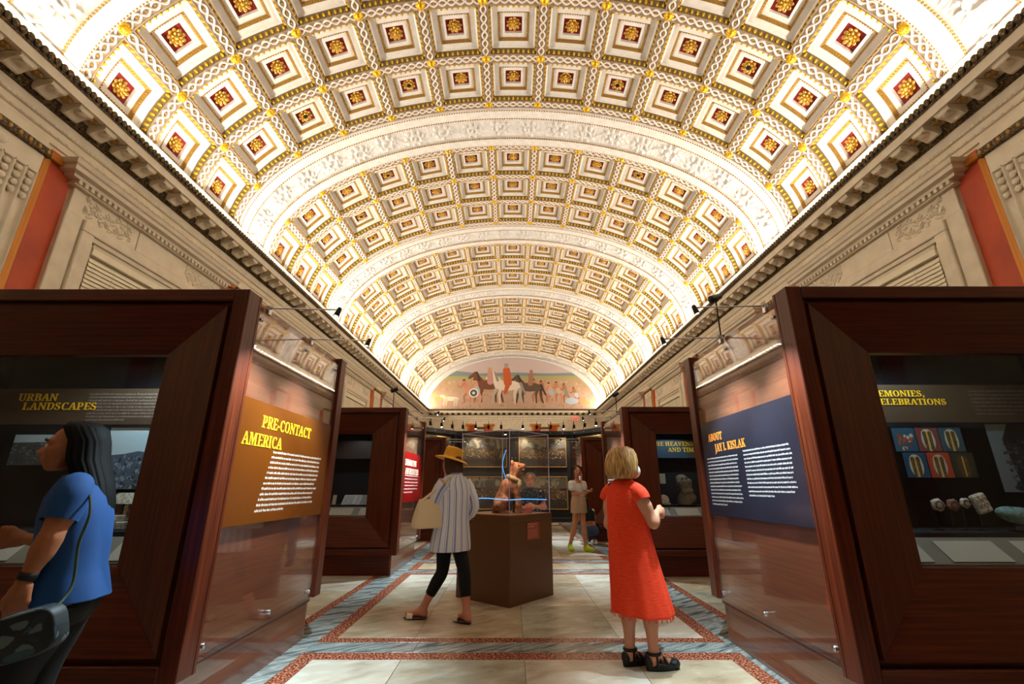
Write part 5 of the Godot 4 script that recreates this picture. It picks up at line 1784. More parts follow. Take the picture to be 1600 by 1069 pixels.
func skin_of(prims: Array, cell: float, k: float) -> MB:
	var lo := Vector3(1e9, 1e9, 1e9)
	var hi := -lo
	for p in prims:
		if p[0] == "c":
			for q in [[p[1], p[2]], [p[3], p[4]]]:
				lo = lo.min(q[0] - Vector3.ONE * q[1])
				hi = hi.max(q[0] + Vector3.ONE * q[1])
		else:
			var m: float = maxf(p[2].x, maxf(p[2].y, p[2].z))
			lo = lo.min(p[1] - Vector3.ONE * m)
			hi = hi.max(p[1] + Vector3.ONE * m)
	var pad := cell * 2.0 + k * 1.5
	lo -= Vector3.ONE * pad
	hi += Vector3.ONE * pad
	var nx := int((hi.x - lo.x) / cell) + 2
	var ny := int((hi.y - lo.y) / cell) + 2
	var nz := int((hi.z - lo.z) / cell) + 2
	var F := PackedFloat32Array()
	F.resize(nx * ny * nz)
	var reach := maxf(2.0 * cell, 3.0 * k)
	for p in prims:
		var a: Vector3
		var b: Vector3
		var l: Vector3
		var h: Vector3
		var inv := Basis()
		var mr := 0.0
		if p[0] == "c":
			a = p[1]
			b = p[3]
			l = (a - Vector3.ONE * p[2]).min(b - Vector3.ONE * p[4])
			h = (a + Vector3.ONE * p[2]).max(b + Vector3.ONE * p[4])
		else:
			a = p[1]
			mr = maxf(p[2].x, maxf(p[2].y, p[2].z))
			l = a - Vector3.ONE * mr
			h = a + Vector3.ONE * mr
			inv = p[3].inverse()
		l -= Vector3.ONE * reach
		h += Vector3.ONE * reach
		var i0 := maxi(0, int((l.x - lo.x) / cell))
		var i1 := mini(nx - 1, int((h.x - lo.x) / cell) + 1)
		var j0 := maxi(0, int((l.y - lo.y) / cell))
		var j1 := mini(ny - 1, int((h.y - lo.y) / cell) + 1)
		var k0 := maxi(0, int((l.z - lo.z) / cell))
		var k1 := mini(nz - 1, int((h.z - lo.z) / cell) + 1)
		var ab := b - a
		var ll := maxf(ab.length_squared(), 1e-9)
		var is_cap: bool = p[0] == "c"
		var rmin := 0.0 if is_cap else minf(p[2].x, minf(p[2].y, p[2].z))
		var rad: Vector3 = Vector3.ONE if is_cap else p[2]
		var ra: float = p[2] if is_cap else 0.0
		var rb: float = p[4] if is_cap else 0.0
		for kk in range(k0, k1 + 1):
			for jj in range(j0, j1 + 1):
				var base := (kk * ny + jj) * nx
				for ii in range(i0, i1 + 1):
					var q := lo + Vector3(ii, jj, kk) * cell
					var d: float
					if is_cap:
						var t := clampf((q - a).dot(ab) / ll, 0.0, 1.0)
						d = q.distance_to(a + ab * t) - lerpf(ra, rb, t)
					else:
						var e := (inv * (q - a)) / rad
						var el := e.length()
						d = (el - 1.0) * lerpf(rmin, mr, 0.3) if el > 1e-6 else -rmin
					if d < reach:
						F[base + ii] += exp(-clampf(d / k, -12.0, 12.0))
	var out := MB.new()
	var made := {}
	var nxy := nx * ny
	var acc := PackedVector3Array()
	var vert := func(i: int, j: int, kk: int) -> int:
		var key := (kk * ny + j) * nx + i
		if made.has(key):
			return made[key]
		var s := Vector3.ZERO
		var n := 0
		for e in [[0, 1], [2, 3], [4, 5], [6, 7], [0, 2], [1, 3], [4, 6], [5, 7], [0, 4], [1, 5], [2, 6], [3, 7]]:
			var A: int = e[0]
			var B: int = e[1]
			var fa := F[key + (A & 1) + ((A >> 1) & 1) * nx + (A >> 2) * nxy]
			var fb := F[key + (B & 1) + ((B >> 1) & 1) * nx + (B >> 2) * nxy]
			if (fa > 1.0) != (fb > 1.0):
				var da := log(maxf(fa, 1e-5))
				var db := log(maxf(fb, 1e-5))
				var t := da / (da - db)
				s += Vector3(A & 1, (A >> 1) & 1, A >> 2).lerp(Vector3(B & 1, (B >> 1) & 1, B >> 2), t)
				n += 1
		s /= float(maxi(n, 1))
		made[key] = out.v.size()
		out.v.append(lo + (Vector3(i, j, kk) + s) * cell)
		out.u.append(Vector2.ZERO)
		return made[key]
	for kk in range(1, nz - 1):
		for j in range(1, ny - 1):
			var base := (kk * ny + j) * nx
			for i in range(1, nx - 1):
				var a := F[base + i] > 1.0
				if a != (F[base + i + 1] > 1.0):
					var q := [vert.call(i, j - 1, kk - 1), vert.call(i, j, kk - 1), vert.call(i, j, kk), vert.call(i, j - 1, kk)]
					if a: out.ix.append_array(PackedInt32Array([q[0], q[2], q[1], q[0], q[3], q[2]]))
					else: out.ix.append_array(PackedInt32Array([q[0], q[1], q[2], q[0], q[2], q[3]]))
				if a != (F[base + i + nx] > 1.0):
					var q := [vert.call(i - 1, j, kk - 1), vert.call(i - 1, j, kk), vert.call(i, j, kk), vert.call(i, j, kk - 1)]
					if a: out.ix.append_array(PackedInt32Array([q[0], q[2], q[1], q[0], q[3], q[2]]))
					else: out.ix.append_array(PackedInt32Array([q[0], q[1], q[2], q[0], q[2], q[3]]))
				if a != (F[base + i + nxy] > 1.0):
					var q := [vert.call(i - 1, j - 1, kk), vert.call(i, j - 1, kk), vert.call(i, j, kk), vert.call(i - 1, j, kk)]
					if a: out.ix.append_array(PackedInt32Array([q[0], q[2], q[1], q[0], q[3], q[2]]))
					else: out.ix.append_array(PackedInt32Array([q[0], q[1], q[2], q[0], q[2], q[3]]))
	out.n.resize(out.v.size())
	for i in range(0, out.ix.size(), 3):
		var a := out.ix[i]
		var b := out.ix[i + 1]
		var c := out.ix[i + 2]
		var f := (out.v[c] - out.v[a]).cross(out.v[b] - out.v[a])
		out.n[a] += f
		out.n[b] += f
		out.n[c] += f
	for i in out.n.size():
		out.n[i] = out.n[i].normalized()
	return out

# a garment: rings [centre, half across, half deep, ripple count, ripple depth] round an axis turned by bas
func loft(rings: Array, bas: Basis, seg := 48, wrap_u := 1.0, wrap_v := 1.0) -> MB:
	var b := MB.new()
	var rows := []
	for r in rings:
		var row := PackedVector3Array()
		for j in seg + 1:
			var a := TAU * j / seg
			var f := 1.0
			if r.size() > 3:
				f += r[4] * (0.6 * sin(r[3] * a + (r[5] if r.size() > 5 else 0.0)) + 0.4 * sin((r[3] + 3) * a + 1.7))
			row.append(r[0] + bas * Vector3(r[1] * cos(a) * f, 0, r[2] * sin(a) * f))
		rows.append(row)
	b.grid(rows, false, 0, wrap_u, wrap_v)
	return b

# a sleeve, a trouser leg, a stocking: rings along a path of points with radii
func sleeve(path: Array, rad: Array, seg := 20, sub := 4, ripple := 0.0) -> MB:
	var pts := []
	var rr := []
	for i in path.size() - 1:
		for k in sub:
			var f := float(k) / sub
			var p0: Vector3 = path[maxi(i - 1, 0)]
			var p3: Vector3 = path[mini(i + 2, path.size() - 1)]
			pts.append(path[i].cubic_interpolate(path[i + 1], p0, p3, f))
			rr.append(lerpf(rad[i], rad[i + 1], f) * (1.0 + ripple * sin(7.0 * (i + f) * 2.3)))
	pts.append(path[-1])
	rr.append(rad[-1])
	var b := MB.new()
	b.tube(pts, rr, seg, false)
	return b

func hand_prims(wrist: Vector3, dir: Vector3, palm: Vector3, thumb: Vector3, curl: float, sc := 1.0) -> Array:
	# dir: wrist to knuckles; palm: the way the palm faces; thumb: the side the thumb is on
	var out := []
	var kn := wrist + dir * 0.085 * sc
	out.append(cap(wrist - dir * 0.02 * sc, 0.026 * sc, wrist + dir * 0.03 * sc, 0.027 * sc))
	for i in 4:
		var side: float = (1.5 - i) * 0.019 * sc
		var root: Vector3 = kn + thumb * side + dir * [0.0, 0.006, 0.002, -0.010][i] * sc
		out.append(cap(wrist + dir * 0.02 * sc + thumb * side * 0.6, 0.016 * sc, root, 0.0125 * sc))
		var l: float = [0.040, 0.046, 0.042, 0.034][i] * sc
		var d1 := (dir * cos(curl) + palm * sin(curl)).normalized()
		var d2 := (dir * cos(curl * 2.2) + palm * sin(curl * 2.2)).normalized()
		out.append(cap(root, 0.0105 * sc, root + d1 * l, 0.009 * sc))
		out.append(cap(root + d1 * l, 0.009 * sc, root + d1 * l + d2 * l * 0.9, 0.0075 * sc))
	var tb := wrist + dir * 0.025 * sc + thumb * 0.022 * sc
	var td := (dir * 0.72 + thumb * 0.62 + palm * 0.3).normalized()
	out.append(cap(tb, 0.015 * sc, tb + td * 0.04 * sc, 0.0115 * sc))
	out.append(cap(tb + td * 0.04 * sc, 0.011 * sc, tb + (td + dir * 0.35).normalized() * 0.07 * sc, 0.009 * sc))
	return out

func head_prims(c: Vector3, f: Vector3, up: Vector3, sc := 1.0) -> Array:
	var r := f.cross(up).normalized()
	var b := Basis(r, up, -f)
	var at := func(x: float, y: float, z: float) -> Vector3: return c + (r * x + up * y + f * z) * sc
	return [
		blob(at.call(0, 0.025, -0.012), Vector3(0.076, 0.092, 0.095) * sc, b),
		blob(at.call(0, -0.03, 0.03), Vector3(0.062, 0.075, 0.066) * sc, b),
		cap(at.call(-0.03, -0.075, 0.03), 0.026 * sc, at.call(0.03, -0.075, 0.03), 0.026 * sc),
		cap(at.call(0, -0.09, 0.062), 0.020 * sc, at.call(0, -0.07, 0.058), 0.024 * sc),
		cap(at.call(0, 0.012, 0.088), 0.010 * sc, at.call(0, -0.028, 0.108), 0.013 * sc),
		cap(at.call(-0.014, -0.03, 0.094), 0.009 * sc, at.call(0.014, -0.03, 0.094), 0.009 * sc),
		cap(at.call(-0.042, 0.026, 0.074), 0.013 * sc, at.call(0.042, 0.026, 0.074), 0.013 * sc),
		cap(at.call(-0.018, -0.056, 0.084), 0.008 * sc, at.call(0.018, -0.056, 0.084), 0.008 * sc),
		cap(at.call(-0.014, -0.066, 0.082), 0.008 * sc, at.call(0.014, -0.066, 0.082), 0.008 * sc),
		cap(at.call(-0.045, -0.02, 0.066), 0.018 * sc, at.call(-0.05, -0.01, 0.04), 0.02 * sc),
		cap(at.call(0.045, -0.02, 0.066), 0.018 * sc, at.call(0.05, -0.01, 0.04), 0.02 * sc),
		blob(at.call(-0.078, -0.012, -0.012), Vector3(0.010, 0.030, 0.018) * sc, b),
		blob(at.call(0.078, -0.012, -0.012), Vector3(0.010, 0.030, 0.018) * sc, b),
	]

func face_parts(t: Node3D, c: Vector3, f: Vector3, up: Vector3, sc: float, lips: Material) -> void:
	var r := f.cross(up).normalized()
	var b := Basis(r, up, -f)
	for s in [-1.0, 1.0]:
		var e := MB.new()
		e.ell(c + (r * 0.033 * s + up * 0.004 + f * 0.087) * sc, Vector3(0.016, 0.011, 0.010) * sc, 8, 6, b)
		var o := put(t, "eye", e.mesh(M.eye_white))
		var i := MB.new()
		i.ell(c + (r * 0.033 * s + up * 0.004 + f * 0.0955) * sc, Vector3(0.0075, 0.0085, 0.004) * sc, 8, 5, b)
		put(o, "iris", i.mesh(M.eye_dark))
		var w := MB.new()
		w.tube([c + (r * 0.016 * s + up * 0.030 + f * 0.099) * sc, c + (r * 0.035 * s + up * 0.036 + f * 0.095) * sc, c + (r * 0.052 * s + up * 0.028 + f * 0.083) * sc], 0.005 * sc, 5)
		put(t, "eyebrow", w.mesh(M.eye_dark))
	var m := MB.new()
	m.ell(c + (up * -0.061 + f * 0.096) * sc, Vector3(0.024, 0.010, 0.008) * sc, 10, 6, b)
	put(t, "lips", m.mesh(lips))

# hair as a combed shell: rings from the crown down, kept open over the face
func hair_shell(c: Vector3, f: Vector3, up: Vector3, prof: Array, strands: int, deep: float, gap := 0.0, seed_ := 1) -> MB:
	# prof: [height, half across, half deep, shift back]
	var r := f.cross(up).normalized()
	var rr := RandomNumberGenerator.new()
	rr.seed = seed_
	var ph := []
	for i in 6: ph.append(rr.randf_range(0, TAU))
	var rows := []
	var seg := 90
	for i in prof.size():
		var p: Array = prof[i]
		var row := PackedVector3Array()
		for j in seg + 1:
			var g := gap * clampf((i + (3.0 if prof[0][1] > 0.02 else 0.0) - 0.4) / 2.4, 0.0, 1.0)
			var a := g + (TAU - 2.0 * g) * j / seg       # a = 0 points forward
			var w := 1.0 + deep * (sin(strands * a + ph[0] + 0.5 * i) + 0.6 * sin(strands * 1.7 * a + ph[1] - 0.3 * i) + 0.5 * sin(5 * a + ph[2]) * i / prof.size())
			row.append(c + up * p[0] + r * (p[1] * sin(a) * w) + f * (p[2] * cos(a) * w - p[3]))
		rows.append(row)
	var b := MB.new()
	b.grid(rows)
	return b

func skin_parts(t: Node3D, prims: Array, extra: Array, m: Material) -> void:
	# body, then head and hands on finer grids, all in one mesh
	var o := t.position
	var all := skin_of(prims, 0.014, 0.012)
	for e in extra:
		all.add(skin_of(e[0], e[1], e[1] * 1.5))
	for i in all.v.size():
		all.v[i] -= o
	put(t, "body", all.mesh(m))

func wear(t: Node3D, called: String, b: MB, m: Material, label := "") -> MeshInstance3D:
	var o := MB.new()
	o.add(b, Transform3D(Basis(), -t.position))
	return put(t, called, o.mesh(m), Transform3D(), label)

func leg_prims(hip: Vector3, knee: Vector3, ankle: Vector3, toe: Vector3, k := 1.0) -> Array:
	return [cap(hip, 0.078 * k, knee, 0.052 * k), cap(knee, 0.05 * k, ankle.lerp(knee, 0.65), 0.052 * k), cap(ankle.lerp(knee, 0.65), 0.051 * k, ankle, 0.034 * k),
		cap(ankle, 0.034 * k, ankle + Vector3(0, -0.035, 0) - (toe - ankle) * Vector3(0.18, 0, 0.18), 0.032 * k), cap(ankle + Vector3(0, -0.02, 0), 0.033 * k, toe + Vector3(0, 0.012, 0), 0.024 * k)]

func arm_prims(sh: Vector3, el: Vector3, wr: Vector3, k := 1.0) -> Array:
	return [cap(sh, 0.052 * k, sh.lerp(el, 0.45), 0.046 * k), cap(sh.lerp(el, 0.45), 0.046 * k, el, 0.038 * k), cap(el, 0.038 * k, el.lerp(wr, 0.3), 0.037 * k), cap(el.lerp(wr, 0.3), 0.037 * k, wr, 0.025 * k)]

func torso_prims(neck: Vector3, pelvis: Vector3, right: Vector3, k := 1.0) -> Array:
	var up := (neck - pelvis).normalized()
	var L := neck.distance_to(pelvis)
	var out := [cap(neck - up * 0.05, 0.05 * k, neck + up * 0.07, 0.047 * k)]
	for s in [-1.0, 1.0]:
		var rr: Vector3 = right * s
		out.append(cap(neck - up * 0.06 + rr * 0.05 * k, 0.045 * k, neck - up * 0.085 + rr * 0.15 * k, 0.046 * k))
		out.append(cap(neck - up * 0.14 + rr * 0.075 * k, 0.088 * k, neck - up * L * 0.62 + rr * 0.055 * k, 0.08 * k))
		out.append(cap(neck - up * L * 0.62 + rr * 0.055 * k, 0.08 * k, pelvis + rr * 0.075 * k, 0.095 * k))
	return out

# ------------------------------------------------------------------ people
func dir_of(a: float) -> Vector3:          # 0 away from the camera, PI/2 to the right
	return Vector3(sin(a), 0, -cos(a))

func person_orange() -> void:
	var base := Vector3(0.93, 0, -3.88)
	var t := thing("person", "person in a sleeveless orange-red dress with blond bob and black sandals", "person", base)
	var f := dir_of(0.85)
	var r := f.cross(Vector3.UP)
	var hf := dir_of(1.30)
	var hc := Vector3(0.90, 1.435, -3.89) + f * 0.01
	var neck := Vector3(0.885, 1.29, -3.90)
	var pel := Vector3(0.91, 0.80, -3.90)
	var shR := neck + r * 0.142 + Vector3(0, -0.085, 0)
	var shL := neck - r * 0.142 + Vector3(0, -0.085, 0)
	var elR := shR + Vector3(0.085, -0.215, 0.03)
	var elL := shL + Vector3(-0.02, -0.24, 0.0)
	var wrR := elR + f * 0.20 + Vector3(-0.06, 0.06, -0.06)
	var wrL := elL + f * 0.20 + r * 0.05
	var kR := Vector3(1.0, 0.44, -3.84)
	var kL := Vector3(0.862, 0.44, -3.93)
	var aR := Vector3(1.005, 0.085, -3.835)
	var aL := Vector3(0.855, 0.085, -3.93)
	var fr := dir_of(1.35)
	var fl := dir_of(1.15)
	var p := torso_prims(neck, pel, r) + arm_prims(shR, elR, wrR, 1.02) + arm_prims(shL, elL, wrL)
	p += leg_prims(pel + r * 0.08, kR, aR, aR + fr * 0.15 + Vector3(0, -0.06, 0)) + leg_prims(pel - r * 0.08, kL, aL, aL + fl * 0.15 + Vector3(0, -0.06, 0))
	skin_parts(t, p, [[head_prims(hc, hf, Vector3.UP), 0.006], [hand_prims(wrR, f, -r, Vector3.UP, 0.5), 0.005], [hand_prims(wrL, f, r, Vector3.UP, 0.5), 0.005]], M.skin_pale)
	face_parts(t, hc - base, hf, Vector3.UP, 1.0, M.lip)
	var bas := Basis(r, Vector3.UP, -f)
	var c := func(x: float, y: float) -> Vector3: return Vector3(x, y, -3.90)
	wear(t, "dress", loft([[c.call(0.885, 1.315), 0.07, 0.062], [c.call(0.885, 1.295), 0.10, 0.075], [c.call(0.885, 1.265), 0.132, 0.085], [c.call(0.886, 1.215), 0.164, 0.105], [c.call(0.89, 1.13), 0.164, 0.125, 9, 0.012], [c.call(0.895, 1.0), 0.168, 0.130, 9, 0.02], [c.call(0.905, 0.85), 0.185, 0.138, 9, 0.03], [c.call(0.92, 0.68), 0.206, 0.155, 9, 0.04], [c.call(0.94, 0.50), 0.228, 0.175, 9, 0.05], [c.call(0.952, 0.37), 0.246, 0.19, 9, 0.055], [c.call(0.952, 0.352), 0.243, 0.187, 9, 0.055]], bas, 72), M.orange_linen)
	for s in [shR, shL]:
		var d := Vector3(s.x - neck.x, 0, s.z - neck.z).normalized()
		wear(t, "cap_sleeve", sleeve([s - d * 0.05 + Vector3(0, 0.022, 0), s + d * 0.005 + Vector3(0, -0.005, 0), s + d * 0.03 + Vector3(0.0, -0.05, 0)], [0.072, 0.067, 0.064], 20), M.orange_linen)
	var fringe := MB.new()
	for i in 30:
		var a := TAU * i / 30.0
		var q: Vector3 = c.call(0.952, 0.352) + bas * Vector3(0.243 * cos(a), 0, 0.187 * sin(a))
		fringe.tube([q, q + Vector3(0.004 * sin(i * 3.0), -0.022, 0.004 * cos(i * 5.0))], 0.004, 4)
	wear(t, "fringe", fringe, M.orange_linen)
	var top := hc + Vector3(0, 0.0, 0)
	wear(t, "hair", hair_shell(top, hf, Vector3.UP, [[0.145, 0.003, 0.003, 0.02], [0.140, 0.05, 0.052, 0.02], [0.118, 0.092, 0.098, 0.02], [0.075, 0.122, 0.122, 0.022], [0.02, 0.136, 0.132, 0.026], [-0.035, 0.140, 0.134, 0.03], [-0.08, 0.136, 0.128, 0.03], [-0.108, 0.120, 0.112, 0.03], [-0.118, 0.092, 0.09, 0.03]], 23, 0.02, 0.75, 3), M.hair_blond)
	var mk := MB.new()
	mk.ell(hc + hf * 0.075 + Vector3(0, -0.055, 0), Vector3(0.064, 0.060, 0.056), 14, 10, Basis(hf.cross(Vector3.UP), Vector3.UP, -hf))
	wear(t, "face_mask", mk, M.mask_white)
	for q in [[aR, fr], [aL, fl]]:
		sandal(t, q[0], q[1])

func sandal(t: Node3D, ankle: Vector3, d: Vector3) -> void:
	var s := d.cross(Vector3.UP).normalized()
	var g := Vector3(ankle.x, 0, ankle.z)
	var rows := []
	for h in [[0.0, 0.97], [0.012, 1.0], [0.03, 1.0], [0.036, 0.95]]:
		var row := PackedVector3Array()
		for i in 29:
			var a := TAU * i / 28
			var x := cos(a)
			var wide := 0.046 + 0.010 * x
			row.append(g + d * (0.062 + 0.132 * x * h[1]) + s * (wide * sin(a) * h[1]) + Vector3(0, h[0], 0))
		rows.append(row)
	var low := PackedVector3Array()
	var high := PackedVector3Array()
	for i in 29:
		low.append(g + d * 0.062)
		high.append(g + d * 0.062 + Vector3(0, 0.036, 0))
	rows.push_front(low)
	rows.append(high)
	var b := MB.new()
	b.grid(rows)
	var o := wear(t, "sandal", b, M.black_leather)
	var u := MB.new()
	u.ell(g + d * 0.145 + Vector3(0, 0.035, 0), Vector3(0.056, 0.032, 0.050), 14, 8, Basis(s, Vector3.UP, -d))
	u.ell(g - d * 0.045 + Vector3(0, 0.05, 0), Vector3(0.042, 0.042, 0.026), 12, 8, Basis(s, Vector3.UP, -d))
	for k in [0.085, 0.04]:
		var path := []
		for i in 11:
			var a := PI * i / 10.0
			path.append(g + d * (k - 0.02 * sin(a)) + s * (0.05 * cos(a)) + Vector3(0, 0.025 + (0.05 + 0.30 * (0.085 - k)) * sin(a), 0))
		u.tube(path, 0.011, 6)
	var ring_ := []
	for i in 17:
		var a := TAU * i / 16
		ring_.append(ankle + d * 0.044 * cos(a) + s * 0.040 * sin(a) + Vector3(0, 0.02, 0))
	u.tube(ring_, 0.012, 6)
	for q in [-1.0, 1.0]:
		u.tube([ankle + s * 0.040 * q + Vector3(0, 0.02, 0), g + s * 0.046 * q + Vector3(0, 0.03, 0)], 0.011, 6)
		u.tube([g + s * 0.048 * q + d * 0.085 + Vector3(0, 0.03, 0), g + s * 0.046 * q + Vector3(0, 0.045, 0)], 0.011, 6)
	wear(t, "straps", u, M.black_leather)

func person_hat() -> void:
	var base := Vector3(-0.66, 0, -5.06)
	var t := thing("person", "person in a yellow straw hat and long striped shirt with cream shoulder bag", "person", base)
	var f := dir_of(-0.90)
	var r := f.cross(Vector3.UP)
	var hc := Vector3(-0.655, 1.485, -5.08) + f * 0.03
	var neck := Vector3(-0.63, 1.35, -5.06)
	var pel := Vector3(-0.65, 0.84, -5.06)
	var shR := neck + r * 0.175 + Vector3(0, -0.075, 0)
	var shL := neck - r * 0.175 + Vector3(0, -0.075, 0)
	var elL := shL + Vector3(-0.10, -0.23, -0.06)
	var wrL := elL + Vector3(-0.10, -0.02, -0.20)
	var elR := shR + Vector3(0.075, -0.22, 0.06)
	var wrR := elR + f * 0.16 + Vector3(0, -0.14, 0)
	var hipA := pel - r * 0.08
	var hipB := pel + r * 0.06
	var aA := Vector3(-0.925, 0.085, -5.16)
	var aB := Vector3(-0.462, 0.085, -5.0)
	var kA := Vector3(-0.735, 0.44, -5.12)
	var kB := Vector3(-0.505, 0.46, -5.03)
	var fa := dir_of(-1.45)
	var fb := dir_of(-0.5)
	var tA := aA + dir_of(-1.55) * 0.15 + Vector3(0, -0.05, 0)
	var tB := aB + Vector3(0.10, -0.05, 0.10)
	var p := torso_prims(neck, pel, r) + arm_prims(shR, elR, wrR) + arm_prims(shL, elL, wrL)
	p += leg_prims(hipA, kA, aA, tA) + leg_prims(hipB, kB, aB, aB + dir_of(2.3) * -0.13 + Vector3(0, -0.05, 0))
	skin_parts(t, p, [[head_prims(hc, f, Vector3.UP), 0.006], [hand_prims(wrL, (wrL - elL).normalized(), r, Vector3.UP, 0.6), 0.005], [hand_prims(wrR, (wrR - elR).normalized(), -r, f, 0.4), 0.005]], M.skin_rosy)
	face_parts(t, hc - base, f, Vector3.UP, 1.0, M.lip)
	var bas := Basis(r, Vector3.UP, -f)
	var c := func(x: float, y: float, z := -5.06) -> Vector3: return Vector3(x, y, z)
	wear(t, "shirt", loft([[c.call(-0.63, 1.405), 0.062, 0.062], [c.call(-0.63, 1.375), 0.085, 0.075], [c.call(-0.63, 1.345), 0.15, 0.09], [c.call(-0.63, 1.285), 0.205, 0.115], [c.call(-0.632, 1.20), 0.205, 0.138, 7, 0.01], [c.call(-0.636, 1.05), 0.195, 0.142, 7, 0.02], [c.call(-0.640, 0.93), 0.192, 0.148, 7, 0.03], [c.call(-0.644, 0.80), 0.212, 0.165, 7, 0.04], [c.call(-0.648, 0.695), 0.228, 0.178, 7, 0.045], [c.call(-0.650, 0.645), 0.23, 0.18, 7, 0.05], [c.call(-0.650, 0.643), 0.225, 0.175, 7, 0.05]], bas, 72, 1.0, 1.0), M.stripe_cloth)
	wear(t, "sleeve", sleeve([shL + Vector3(0.03, 0.02, 0), shL.lerp(elL, 0.3), elL, wrL.lerp(elL, 0.3)], [0.085, 0.082, 0.072, 0.066], 20, 5, 0.04), M.stripe_sleeve)
	wear(t, "sleeve", sleeve([shR - Vector3(0.03, -0.02, 0), shR.lerp(elR, 0.3), elR, wrR.lerp(elR, 0.3)], [0.085, 0.082, 0.074, 0.066], 20, 5, 0.04), M.stripe_sleeve)
	wear(t, "collar", loft([[c.call(-0.63, 1.37), 0.080, 0.074], [c.call(-0.63, 1.415), 0.062, 0.064], [c.call(-0.63, 1.39), 0.086, 0.08]], bas, 30), M.stripe_sleeve)
	for q in [[hipA, kA, aA], [hipB, kB, aB]]:
		wear(t, "leggings", sleeve([q[0] + Vector3(0, 0.05, 0), q[0].lerp(q[1], 0.5), q[1], q[1].lerp(q[2], 0.3), q[1].lerp(q[2], 0.60)], [0.092, 0.078, 0.062, 0.062, 0.050], 22, 5), M.black_cloth)
	var hu := (Vector3.UP + f * -0.16 + r * 0.22).normalized()      # straw hat, tipped
	var hr := r - hu * r.dot(hu)
	hr = hr.normalized()
	var hf := hu.cross(hr)
	var hx := Transform3D(Basis(hr, hu, hf), hc + Vector3(0, 0.075, 0) - f * 0.01)
	var hat := MB.new()
	hat.lathe([[0.0, 0.110], [0.05, 0.112], [0.088, 0.104], [0.096, 0.092], [0.102, 0.02], [0.104, -0.005], [0.125, -0.008], [0.160, -0.016], [0.186, -0.030], [0.186, -0.036], [0.160, -0.024], [0.12, -0.016], [0.1, -0.012]], 40, hx)
	var ho := wear(t, "straw_hat", hat, M.straw)
	wear(t, "hair", hair_shell(hc, f, Vector3.UP, [[0.09, 0.09, 0.10, 0.012], [0.03, 0.097, 0.108, 0.02], [-0.03, 0.098, 0.108, 0.03], [-0.085, 0.092, 0.098, 0.04], [-0.125, 0.07, 0.07, 0.05]], 21, 0.015, 1.15, 5), M.hair_brown)
	# slide sandals
	for q in [[aA, dir_of(-1.55)], [aB, dir_of(2.3) * -1.0]]:
		var d: Vector3 = q[1]
		var s := d.cross(Vector3.UP)
		var g := Vector3(q[0].x, 0, q[0].z)
		var b := MB.new()
		b.ell(g + d * 0.065 + Vector3(0, 0.014, 0), Vector3(0.045, 0.014, 0.128), 16, 6, Basis(s, Vector3.UP, -d))
		wear(t, "sandal_sole", b, M.tan_leather)
		var u := MB.new()
		var rows := []
		for k in [0.085, 0.145]:
			var row := PackedVector3Array()
			for i in 13:
				var a := PI * i / 12.0
				row.append(g + d * k + s * (0.050 * cos(a)) + Vector3(0, 0.014 + 0.052 * sin(a), 0))
			rows.append(row)
		u.grid(rows, false, 0)
		wear(t, "sandal_strap", u, M.cream_leather)
	# the bag hangs from her shoulder
	var bt := thing("shoulder_bag", "cream leather shoulder bag hanging from person in straw hat", "bag", Vector3(-0.865, 0.905, -4.90))
	var o := bt.position
	var bag := MB.new()
	var yaw := Basis(Vector3.UP, 0.55)
	var lowr := []
	for h in [[0.0, 0.155, 0.085], [0.012, 0.168, 0.095], [0.10, 0.155, 0.088], [0.20, 0.13, 0.062], [0.27, 0.105, 0.035], [0.272, 0.095, 0.028]]:
		var row := PackedVector3Array()
		for i in 29:
			var a := TAU * i / 28
			var ca := signf(cos(a)) * pow(absf(cos(a)), 0.5)
			var sa := signf(sin(a)) * pow(absf(sin(a)), 0.5)
			row.append(yaw * Vector3(h[1] * ca, h[0] - 0.04, h[2] * sa))
		lowr.append(row)
	var shut := PackedVector3Array()
	var lid := PackedVector3Array()
	for i in 29:
		shut.append(yaw * Vector3(0, -0.04, 0))
		lid.append(yaw * Vector3(0, 0.225, 0))
	lowr.push_front(shut)
	lowr.append(lid)
	bag.grid(lowr)
	put(bt, "bag_body", bag.mesh(M.cream_leather))
	for e in [0.03, -0.03]:
		var st := MB.new()
		var sh := shL + Vector3(0.06, 0.075, 0.03) - o
		st.tube([yaw * Vector3(0.095, 0.21, e), (yaw * Vector3(0.08, 0.3, e)).lerp(sh, 0.4), sh + Vector3(0.02, 0.0, e), sh + Vector3(-0.03, -0.04, e - 0.03), yaw * Vector3(-0.085, 0.21, e)], 0.010, 6)
		put(bt, "strap", st.mesh(M.cream_leather))

